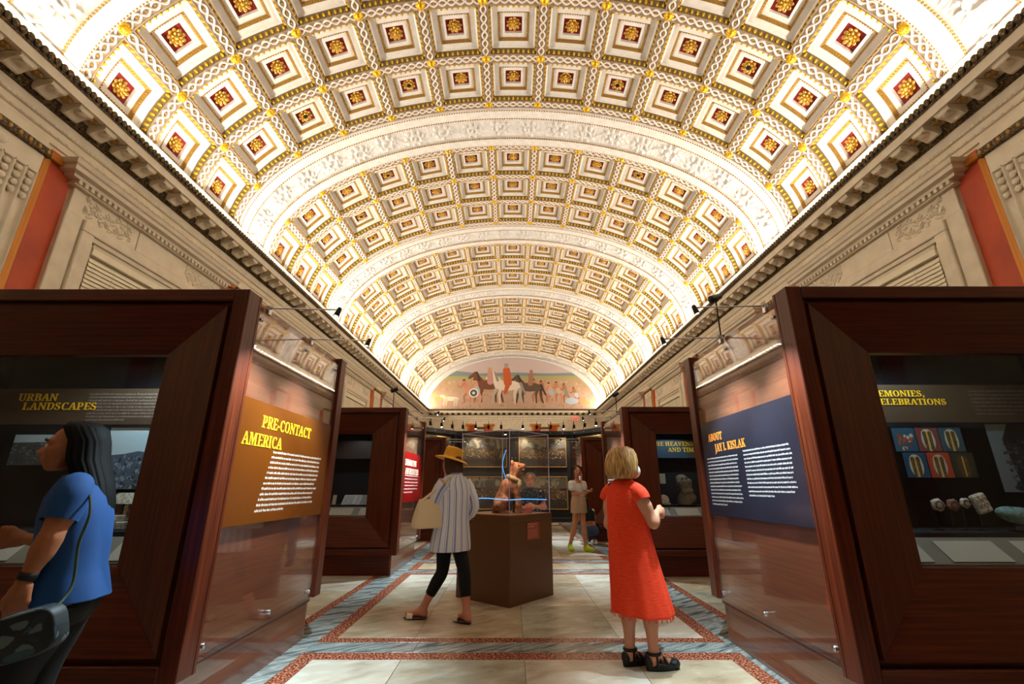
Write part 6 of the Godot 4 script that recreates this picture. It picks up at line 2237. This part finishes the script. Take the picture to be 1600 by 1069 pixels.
func person_girl() -> void:
	var base := Vector3(1.37, 0, -10.3)
	var t := thing("person", "person in white puff-sleeve top, beige skirt and neon yellow sneakers", "person", base)
	var f := Vector3(0.62, 0, 0.78)
	var r := f.cross(Vector3.UP)
	var hf := Vector3(-0.05, 0.0, 1).normalized()
	var hc := Vector3(1.40, 1.575, -10.26)
	var neck := Vector3(1.385, 1.43, -10.30)
	var pel := Vector3(1.40, 0.93, -10.3)
	var shR := neck + r * 0.155 + Vector3(0, -0.085, 0)
	var shL := neck - r * 0.155 + Vector3(0, -0.085, 0)
	var elR := shR + Vector3(0.02, -0.23, -0.02)
	var wrR := elR + f * 0.20 + Vector3(0.05, 0.03, 0.02)
	var elL := shL + Vector3(0.02, -0.23, 0.02)
	var wrL := elL + f * 0.16 + r * 0.06 + Vector3(0.0, 0.06, 0)
	var aR := Vector3(1.19, 0.10, -10.38)
	var aL := Vector3(1.50, 0.10, -10.22)
	var kR := Vector3(1.30, 0.50, -10.28)
	var kL := Vector3(1.47, 0.50, -10.25)
	var fr := Vector3(0.2, 0, 1).normalized()
	var fl := Vector3(0.75, 0, 0.65).normalized()
	var p := torso_prims(neck, pel, r, 0.95) + arm_prims(shR, elR, wrR, 0.95) + arm_prims(shL, elL, wrL, 0.95)
	p += leg_prims(pel + r * 0.085, kR, aR, aR + fr * 0.14 + Vector3(0, -0.06, 0)) + leg_prims(pel - r * 0.085, kL, aL, aL + fl * 0.14 + Vector3(0, -0.06, 0))
	skin_parts(t, p, [[head_prims(hc, hf, Vector3.UP), 0.006], [hand_prims(wrR, f, Vector3.UP, -r, 0.3), 0.005], [hand_prims(wrL, f, Vector3.UP, r, 0.5), 0.005]], M.skin_tan)
	face_parts(t, hc - base, hf, Vector3.UP, 1.0, M.lip)
	var bas := Basis(r, Vector3.UP, -f)
	var c := func(y: float) -> Vector3: return Vector3(1.395, y, -10.3)
	wear(t, "top", loft([[c.call(1.335) + f * 0.02, 0.13, 0.09], [c.call(1.30), 0.165, 0.115], [c.call(1.22), 0.165, 0.135, 8, 0.015], [c.call(1.13), 0.15, 0.12, 8, 0.02], [c.call(1.07), 0.142, 0.112, 8, 0.02]], bas, 48), M.white_cloth)
	for q in [[shR, elR], [shL, elL]]:
		wear(t, "puff_sleeve", sleeve([q[0] + Vector3(0, 0.045, 0), q[0] + Vector3(0, 0.01, 0), q[0].lerp(q[1], 0.4), q[0].lerp(q[1], 0.62), q[0].lerp(q[1], 0.66)], [0.05, 0.088, 0.098, 0.085, 0.056], 20, 4), M.white_cloth)
	wear(t, "skirt", loft([[c.call(1.10), 0.145, 0.115], [c.call(1.02), 0.165, 0.135], [c.call(0.92), 0.185, 0.15], [c.call(0.80), 0.190, 0.155, 6, 0.01], [c.call(0.74), 0.192, 0.158, 6, 0.012]], bas, 48), M.beige_cloth)
	wear(t, "hair", hair_shell(hc, hf, Vector3.UP, [[0.138, 0.003, 0.003, 0.012], [0.131, 0.05, 0.062, 0.012], [0.098, 0.090, 0.108, 0.012], [0.03, 0.099, 0.118, 0.018], [-0.03, 0.090, 0.108, 0.035], [-0.075, 0.066, 0.075, 0.06], [-0.10, 0.02, 0.03, 0.085]], 25, 0.010, 1.15, 9), M.hair_dark)
	for q in [[aR, fr], [aL, fl]]:
		sneaker(t, q[0], q[1], M.neon)
	var ph := thing("phone", "dark phone held in front of person in white top", "phone", wrR + f * 0.10 + Vector3(0.0, 0.03, 0))
	ph.rotation = Vector3(0.2, atan2(f.x, f.z), 0.1)
	boxed(ph, "phone_body", M.black_paint, Vector3(-0.038, -0.006, -0.08), Vector3(0.038, 0.004, 0.08), 0.003)
	boxed(ph, "phone_screen", M.screen_grey, Vector3(-0.034, 0.0042, -0.074), Vector3(0.034, 0.0052, 0.074), 0.0)

func sneaker(t: Node3D, ankle: Vector3, d: Vector3, m: Material) -> void:
	var s := d.cross(Vector3.UP)
	var g := Vector3(ankle.x, 0, ankle.z)
	var b := Basis(s, Vector3.UP, -d)
	var sole := MB.new()
	sole.ell(g + d * 0.06 + Vector3(0, 0.02, 0), Vector3(0.05, 0.022, 0.145), 16, 8, b)
	wear(t, "sole", sole, m)
	var up := skin_of([blob(g + d * 0.11 + Vector3(0, 0.045, 0), Vector3(0.045, 0.036, 0.085), b), blob(g + Vector3(0, 0.06, 0), Vector3(0.042, 0.055, 0.062), b), cap(g + d * 0.09 + Vector3(0, 0.06, 0), 0.03, g + d * 0.03 + Vector3(0, 0.095, 0), 0.034)], 0.008, 0.012)
	var o := wear(t, "shoe_upper", up, m)
	var lace := MB.new()
	for i in 4:
		var q := g + d * (0.085 - 0.018 * i) + Vector3(0, 0.088 + 0.012 * i, 0)
		lace.tube([q + s * 0.022, q + Vector3(0, 0.006, 0), q - s * 0.022], 0.004, 5)
	wear(t, "laces", lace, M.neon_lace)

func person_behind() -> void:
	var base := Vector3(0.30, 0, -8.4)
	var t := thing("person", "person with short grey hair in dark patterned blouse behind the glass vitrine", "person", base)
	var f := Vector3(-0.1, 0, 1).normalized()
	var r := f.cross(Vector3.UP)
	var hc := Vector3(0.295, 1.375, -8.37)
	var neck := Vector3(0.30, 1.23, -8.40)
	var pel := Vector3(0.31, 0.76, -8.40)
	var shR := neck + r * 0.165 + Vector3(0, -0.085, 0)
	var shL := neck - r * 0.165 + Vector3(0, -0.085, 0)
	var elR := shR + r * 0.05 + Vector3(0, -0.22, 0.02)
	var elL := shL - r * 0.07 + Vector3(0, -0.22, 0.02)
	var wrR := elR + f * 0.12 - r * 0.16
	var wrL := elL + f * 0.14 + r * 0.17 + Vector3(0, 0.02, 0)
	var aR := Vector3(0.21, 0.085, -8.42)
	var aL := Vector3(0.41, 0.085, -8.40)
	var p := torso_prims(neck, pel, r) + arm_prims(shR, elR, wrR) + arm_prims(shL, elL, wrL)
	p += leg_prims(pel + r * 0.085, Vector3(0.22, 0.42, -8.39), aR, aR + f * 0.14 + Vector3(0, -0.05, 0)) + leg_prims(pel - r * 0.085, Vector3(0.40, 0.42, -8.37), aL, aL + f * 0.14 + Vector3(0, -0.05, 0))
	skin_parts(t, p, [[head_prims(hc, f, Vector3.UP), 0.006], [hand_prims(wrR, -r, -f, Vector3.UP, 0.4), 0.005], [hand_prims(wrL, r, -f, Vector3.UP, 0.4), 0.005]], M.skin_rosy)
	face_parts(t, hc - base, f, Vector3.UP, 1.0, M.lip)
	var bas := Basis(r, Vector3.UP, -f)
	var c := func(y: float) -> Vector3: return Vector3(0.30, y, -8.40)
	wear(t, "blouse", loft([[c.call(1.25), 0.075, 0.065], [c.call(1.21), 0.16, 0.09], [c.call(1.15), 0.195, 0.115], [c.call(1.0), 0.185, 0.14], [c.call(0.85), 0.19, 0.15], [c.call(0.72), 0.205, 0.16]], bas, 48, 3.0, 2.0), M.blue_print)
	for q in [[shR, elR], [shL, elL]]:
		wear(t, "sleeve", sleeve([q[0] + Vector3(0, 0.03, 0), q[0].lerp(q[1], 0.3), q[0].lerp(q[1], 0.6)], [0.075, 0.072, 0.066], 18), M.blue_print)
	for q in [[pel + r * 0.085, Vector3(0.22, 0.42, -8.39), aR], [pel - r * 0.085, Vector3(0.40, 0.42, -8.37), aL]]:
		wear(t, "jeans", sleeve([q[0] + Vector3(0, 0.08, 0), q[0].lerp(q[1], 0.5), q[1], q[2] + Vector3(0, -0.02, 0)], [0.11, 0.095, 0.078, 0.062], 18), M.denim)
	wear(t, "hair", hair_shell(hc, f, Vector3.UP, [[0.128, 0.003, 0.003, 0.01], [0.12, 0.05, 0.06, 0.012], [0.09, 0.088, 0.1, 0.016], [0.03, 0.096, 0.108, 0.02], [-0.03, 0.09, 0.10, 0.028]], 19, 0.02, 0.95, 12), M.hair_grey)
	for q in [aR, aL]:
		sneaker(t, q, f, M.black_leather)

func person_crouching() -> void:
	var base := Vector3(1.80, 0, -11.40)
	var t := thing("person", "person in dark top and blue jeans crouching by the corner of a case", "person", base)
	var f := Vector3(-0.25, 0, -0.97).normalized()
	var r := f.cross(Vector3.UP)
	var pel := Vector3(1.80, 0.30, -11.36)
	var neck := Vector3(1.77, 0.78, -11.44) + f * 0.10
	var hc := neck + Vector3(-0.02, 0.13, 0) + f * 0.06
	var shR := neck + r * 0.16 + Vector3(0, -0.07, 0)
	var shL := neck - r * 0.16 + Vector3(0, -0.07, 0)
	var elR := shR + r * 0.05 + Vector3(0, -0.24, 0.0) + f * 0.05
	var elL := shL - r * 0.03 + Vector3(0, -0.22, 0.0) + f * 0.10
	var wrR := elR + f * 0.18 + Vector3(0, 0.05, 0) - r * 0.06
	var wrL := elL + f * 0.18 + Vector3(0, 0.05, 0) + r * 0.06
	var kR := pel + r * 0.13 + f * 0.36 + Vector3(0, 0.14, 0)
	var kL := pel - r * 0.12 + f * 0.36 + Vector3(0, 0.14, 0)
	var aR := pel + r * 0.12 + f * 0.06 + Vector3(0, -0.215, 0)
	var aL := pel - r * 0.11 + f * 0.06 + Vector3(0, -0.215, 0)
	var p := torso_prims(neck, pel, r, 0.95) + arm_prims(shR, elR, wrR) + arm_prims(shL, elL, wrL)
	p += leg_prims(pel + r * 0.085, kR, aR, aR + f * 0.14 + Vector3(0, -0.05, 0)) + leg_prims(pel - r * 0.085, kL, aL, aL + f * 0.14 + Vector3(0, -0.05, 0))
	skin_parts(t, p, [[head_prims(hc, f, Vector3.UP), 0.006], [hand_prims(wrR, f, -r, Vector3.UP, 0.6), 0.005], [hand_prims(wrL, f, r, Vector3.UP, 0.6), 0.005]], M.skin_tan)
	face_parts(t, hc - base, f, Vector3.UP, 1.0, M.lip)
	var ax := (neck - pel).normalized()
	var bas := Basis(r, ax, r.cross(ax))
	var L := neck.distance_to(pel)
	wear(t, "dark_top", loft([[neck + ax * 0.01, 0.07, 0.06], [neck - ax * 0.04, 0.15, 0.085], [neck - ax * 0.11, 0.185, 0.11], [neck - ax * 0.22, 0.165, 0.12], [neck - ax * 0.33, 0.155, 0.12]], bas, 36), M.black_cloth)
	for q in [[pel + r * 0.085, kR, aR], [pel - r * 0.085, kL, aL]]:
		wear(t, "jeans", sleeve([q[0] - f * 0.02 + Vector3(0, 0.03, 0), q[0].lerp(q[1], 0.5), q[1] + f * 0.01, q[1].lerp(q[2], 0.5), q[2] + Vector3(0, 0.03, 0)], [0.125, 0.105, 0.072, 0.066, 0.056], 18), M.denim)
	wear(t, "jeans_seat", skin_of([blob(pel + r * 0.07, Vector3(0.125, 0.12, 0.125)), blob(pel - r * 0.07, Vector3(0.125, 0.12, 0.125))], 0.014, 0.014), M.denim)
	wear(t, "hair", hair_shell(hc, f, Vector3.UP, [[0.128, 0.003, 0.003, 0.01], [0.12, 0.05, 0.06, 0.012], [0.09, 0.088, 0.1, 0.016], [0.03, 0.096, 0.108, 0.02], [-0.06, 0.092, 0.10, 0.028], [-0.14, 0.07, 0.07, 0.04]], 19, 0.02, 0.95, 14), M.hair_dark)
	for q in [aR, aL]:
		sneaker(t, q, f, M.white_cloth)

func person_blue() -> void:
	var base := Vector3(-2.16, 0, -2.28)
	var t := thing("person", "person in blue short-sleeved shirt with long black hair before a case", "person", base)
	var f := dir_of(-1.95)
	var hf := dir_of(-2.2)
	var r := f.cross(Vector3.UP)
	var hc := px(112, 700, 2.30)
	var neck := px(128, 746, 2.32)
	var pel := px(104, 925, 2.32)
	var shL := px(112, 770, 2.18)       # the left arm is on the camera's side
	var shR := neck + r * 0.12 + Vector3(0.02, -0.09, 0)
	var elL := px(77, 842, 2.13)
	var wrL := px(35, 912, 2.11)
	var elR := shR + Vector3(-0.10, -0.22, -0.02)
	var wrR := elR + Vector3(-0.2, 0.02, 0.0)
	var aL := Vector3(-2.06, 0.085, -2.21)
	var aR := Vector3(-2.16, 0.085, -2.38)
	var kL := Vector3(-2.10, 0.45, -2.22)
	var kR := Vector3(-2.14, 0.45, -2.38)
	var p := torso_prims(neck, pel, r) + arm_prims(shL, elL, wrL) + arm_prims(shR, elR, wrR)
	p += leg_prims(pel - r * 0.085, kL, aL, aL + f * 0.15 + Vector3(0, -0.05, 0)) + leg_prims(pel + r * 0.085, kR, aR, aR + f * 0.15 + Vector3(0, -0.05, 0))
	var hd := (px(18, 968, 2.12) - wrL).normalized()
	skin_parts(t, p, [[head_prims(hc, hf, Vector3.UP), 0.005], [hand_prims(wrL, hd, r, (f + Vector3(0, -0.2, 0)).normalized(), 0.42), 0.004], [hand_prims(wrR, f, -r, Vector3.UP, 0.5), 0.005]], M.skin_brown)
	face_parts(t, hc - base, hf, Vector3.UP, 1.0, M.lip)
	var bas := Basis(r, Vector3.UP, -f)
	var ce := func(y: float) -> Vector3: return pel.lerp(neck, (y - pel.y) / (neck.y - pel.y)) * Vector3(1, 0, 1) + Vector3(0, y, 0)
	var ny: float = neck.y
	wear(t, "shirt", loft([[ce.call(ny + 0.01), 0.075, 0.07], [ce.call(ny - 0.03), 0.13, 0.088], [ce.call(ny - 0.09), 0.185, 0.112], [ce.call(ny - 0.18), 0.178, 0.132, 6, 0.015], [ce.call(ny - 0.30), 0.165, 0.132, 6, 0.02], [ce.call(ny - 0.385), 0.160, 0.128, 6, 0.02], [ce.call(ny - 0.43), 0.17, 0.136, 6, 0.03], [ce.call(ny - 0.52), 0.185, 0.15, 6, 0.045], [ce.call(ny - 0.525), 0.18, 0.145, 6, 0.045]], bas, 60), M.blue_cloth)
	for q in [[shL, elL], [shR, elR]]:
		wear(t, "short_sleeve", sleeve([q[0].lerp(neck, 0.45) + Vector3(0, 0.0, 0), q[0] + Vector3(0, 0.008, 0), q[0].lerp(q[1], 0.25), q[0].lerp(q[1], 0.62)], [0.062, 0.070, 0.074, 0.066], 20), M.blue_cloth)
	for q in [[pel - r * 0.085, kL, aL], [pel + r * 0.085, kR, aR]]:
		wear(t, "trousers", sleeve([q[0] + Vector3(0, -0.02, 0), q[0].lerp(q[1], 0.5), q[1], q[2]], [0.10, 0.09, 0.074, 0.056], 20), M.black_cloth)
	wear(t, "trouser_seat", skin_of([blob(pel + r * 0.05 + Vector3(0, -0.05, 0), Vector3(0.115, 0.10, 0.115)), blob(pel - r * 0.05 + Vector3(0, -0.05, 0), Vector3(0.115, 0.10, 0.115))], 0.014, 0.014), M.black_cloth)
	wear(t, "hair", hair_shell(hc, hf, Vector3.UP, [[0.132, 0.003, 0.003, 0.02], [0.125, 0.05, 0.06, 0.02], [0.095, 0.092, 0.102, 0.022], [0.03, 0.105, 0.115, 0.028], [-0.06, 0.110, 0.118, 0.04], [-0.16, 0.122, 0.112, 0.085], [-0.26, 0.122, 0.095, 0.125], [-0.34, 0.105, 0.07, 0.15], [-0.41, 0.06, 0.04, 0.16]], 27, 0.012, 1.22, 17), M.hair_black)
	for q in [aL, aR]:
		sneaker(t, q, f, M.black_leather)
	var br := MB.new()
	var bd := (wrL - elL).normalized()
	br.tube([wrL - bd * 0.045, wrL - bd * 0.015], 0.033, 16)
	wear(t, "bracelet", br, M.black_leather)
	# cross-body bag at the hip
	var bt := thing("crossbody_bag", "dark teal patterned handbag at the hip of person in blue shirt", "bag", px(42, 990, 2.05))
	var bg := MB.new()
	var rows := []
	for e in [[-0.035, 0.90], [-0.03, 1.0], [0.03, 1.0], [0.035, 0.90]]:
		var row := PackedVector3Array()
		for i in 33:
			var a := TAU * i / 32
			var ca := signf(cos(a)) * pow(absf(cos(a)), 0.55)
			var sa := signf(sin(a)) * pow(absf(sin(a)), 0.55)
			row.append(Vector3(0.125 * ca * e[1], 0.085 * sa * e[1], e[0]))
		rows.append(row)
	var c0 := PackedVector3Array()
	var c1 := PackedVector3Array()
	for i in 33:
		c0.append(Vector3(0, 0, -0.036))
		c1.append(Vector3(0, 0, 0.036))
	rows.push_front(c0)
	rows.append(c1)
	bg.grid(rows)
	bt.rotation = Vector3(0.1, 0.1, 0.28)
	put(bt, "bag_body", bg.mesh(M.teal_print))
	var st := MB.new()
	var inv := bt.transform.affine_inverse()
	st = sleeve([Vector3(0.10, 0.06, 0), inv * px(112, 915, 2.12), inv * px(122, 850, 2.14), inv * px(140, 800, 2.16), inv * px(136, 756, 2.22)], [0.006, 0.006, 0.006, 0.006, 0.006], 6, 6)
	put(bt, "strap", st.mesh(M.strap_green))

func people() -> void:
	mat("skin_pale", Color(0.80, 0.56, 0.44), 0.5)
	mat("skin_rosy", Color(0.78, 0.52, 0.42), 0.5)
	mat("skin_tan", Color(0.74, 0.50, 0.36), 0.5)
	mat("skin_brown", Color(0.62, 0.38, 0.25), 0.5)
	for k in ["skin_pale", "skin_rosy", "skin_tan", "skin_brown"]:
		M[k].subsurf_scatter_enabled = true
		M[k].subsurf_scatter_strength = 0.12
	mat("eye_white", Color(0.85, 0.83, 0.80), 0.3)
	mat("eye_dark", Color(0.10, 0.07, 0.05), 0.4)
	mat("lip", Color(0.62, 0.30, 0.26), 0.45)
	var linen := noise_tex(51, 0.05, [[0.2, Color(0.87, 0.19, 0.025)], [0.8, Color(0.95, 0.26, 0.035)]], 256, 4, Vector2(0.5, 4.0))
	triplanar(mat("orange_linen", Color(1, 1, 1), 0.85), linen, Vector3(2, 2, 2))
	var st := Canvas.new(512, 8, Color(0.87, 0.87, 0.89), 3)
	for i in 16:
		st.im.fill_rect(Rect2i(i * 32 + 4, 0, 6, 8), Color(0.52, 0.55, 0.76))
		st.im.fill_rect(Rect2i(i * 32 + 14, 0, 3, 8), Color(0.68, 0.71, 0.84))
	M.stripe_cloth = st.material("stripe_cloth", 0.85)
	var st2 := Canvas.new(128, 8, Color(0.87, 0.87, 0.89), 3)
	for i in 4:
		st2.im.fill_rect(Rect2i(i * 32 + 4, 0, 6, 8), Color(0.52, 0.55, 0.76))
		st2.im.fill_rect(Rect2i(i * 32 + 14, 0, 3, 8), Color(0.68, 0.71, 0.84))
	M.stripe_sleeve = st2.material("stripe_sleeve", 0.85)
	var fl := Canvas.new(128, 128, Color(0.07, 0.09, 0.16), 8)
	fl.speckle(70, [Color(0.45, 0.50, 0.58), Color(0.28, 0.36, 0.46), Color(0.60, 0.58, 0.56)], 0, 0, 128, 128, 2, 6)
	M.blue_print = fl.material("blue_print", 0.8)
	var te := Canvas.new(256, 256, Color(0.06, 0.11, 0.13), 9)
	te.speckle(60, [Color(0.16, 0.30, 0.33), Color(0.10, 0.18, 0.22), Color(0.35, 0.42, 0.42)], 0, 0, 256, 256, 4, 18)
	M.teal_print = te.material("teal_print", 0.6)
	mat("strap_green", Color(0.16, 0.24, 0.16), 0.7)
	var hb := noise_tex(61, 0.02, [[0.2, Color(0.46, 0.30, 0.13)], [0.5, Color(0.70, 0.52, 0.28)], [0.8, Color(0.86, 0.72, 0.46)]], 256, 3, Vector2(6.0, 0.5))
	triplanar(mat("hair_blond", Color(1, 1, 1), 0.5), hb, Vector3(3, 3, 3))
	mat("hair_brown", Color(0.25, 0.15, 0.08), 0.5)
	mat("hair_dark", Color(0.13, 0.08, 0.05), 0.45)
	mat("hair_grey", Color(0.55, 0.50, 0.46), 0.5)
	mat("hair_black", Color(0.022, 0.015, 0.012), 0.7, 0.0, 0.3)
	mat("mask_white", Color(0.85, 0.82, 0.82), 0.8)
	mat("black_leather", Color(0.02, 0.02, 0.022), 0.55)
	mat("tan_leather", Color(0.33, 0.18, 0.10), 0.6)
	mat("cream_leather", Color(0.86, 0.78, 0.62), 0.5)
	mat("black_cloth", Color(0.018, 0.018, 0.022), 0.9)
	mat("white_cloth", Color(0.86, 0.85, 0.84), 0.85)
	mat("beige_cloth", Color(0.72, 0.60, 0.47), 0.85)
	mat("denim", Color(0.19, 0.27, 0.38), 0.9)
	mat("blue_cloth", Color(0.005, 0.235, 0.46), 0.85)
	mat("neon", Color(0.72, 0.86, 0.06), 0.6)
	mat("neon_lace", Color(0.80, 0.92, 0.20), 0.7)
	var sw := noise_tex(63, 0.10, [[0.2, Color(0.78, 0.54, 0.08)], [0.8, Color(0.92, 0.69, 0.15)]], 128, 2)
	triplanar(mat("straw", Color(1, 1, 1), 0.7), sw, Vector3(6, 6, 6), false)
	mat("screen_grey", Color(0.35, 0.33, 0.32), 0.2)
	person_orange()
	person_hat()
	person_girl()
	person_behind()
	person_crouching()
	person_blue()

# ------------------------------------------------------------------ the scene
func _ready() -> void:
	rng.seed = 7
	var cam := Camera3D.new()
	cam.name = "camera"
	cam.position = EYE
	cam.rotation.x = PITCH
	cam.fov = rad_to_deg(2.0 * atan(534.5 / FOCAL))
	cam.near = 0.05
	cam.far = 100.0
	add_child(cam)
	cam.current = true
	var env := Environment.new()
	env.background_mode = Environment.BG_COLOR
	env.background_color = Color(0, 0, 0)
	env.tonemap_mode = Environment.TONE_MAPPER_LINEAR
	env.tonemap_exposure = 1.0
	env.sdfgi_enabled = true
	env.ssao_enabled = true
	env.ssil_enabled = true
	var we := WorldEnvironment.new()
	we.name = "environment"
	we.environment = env
	add_child(we)
	# light from the lamps that stand in the coves along both walls
	for s in [-1.0, 1.0]:
		for k in COVE_PIECES:
			var a := AreaLight3D.new()
			a.name = numbered("cove_light")
			a.area_size = Vector2(COVE_STEP, 0.10)
			a.area_normalize_energy = false
			a.light_energy = COVE_ENERGY
			a.light_color = Color(1.0, 0.955, 0.89)
			a.shadow_enabled = true
			a.set("area_range", 40.0)
			add_child(a)
			var dir := Vector3(-s * 0.50, 0.866, 0).normalized()
			var bx := Vector3(0, 0, 1)
			a.transform = Transform3D(Basis(bx, (-dir).cross(bx), -dir), Vector3(s * 4.93, 5.555, -0.6 - COVE_STEP * (k + 0.5)))
	make_materials()
	glow("cove_glow", Color(1.0, 0.95, 0.86), 14.0)
	mat("blind", Color(0.93, 0.89, 0.77), 0.5)
	mat("gold_paint", Color(0.74, 0.46, 0.10), 0.42, 0.35)
	make_floor()
	make_vault()
	make_side(-1.0)
	make_side(1.0)
	make_end()
	furnish()
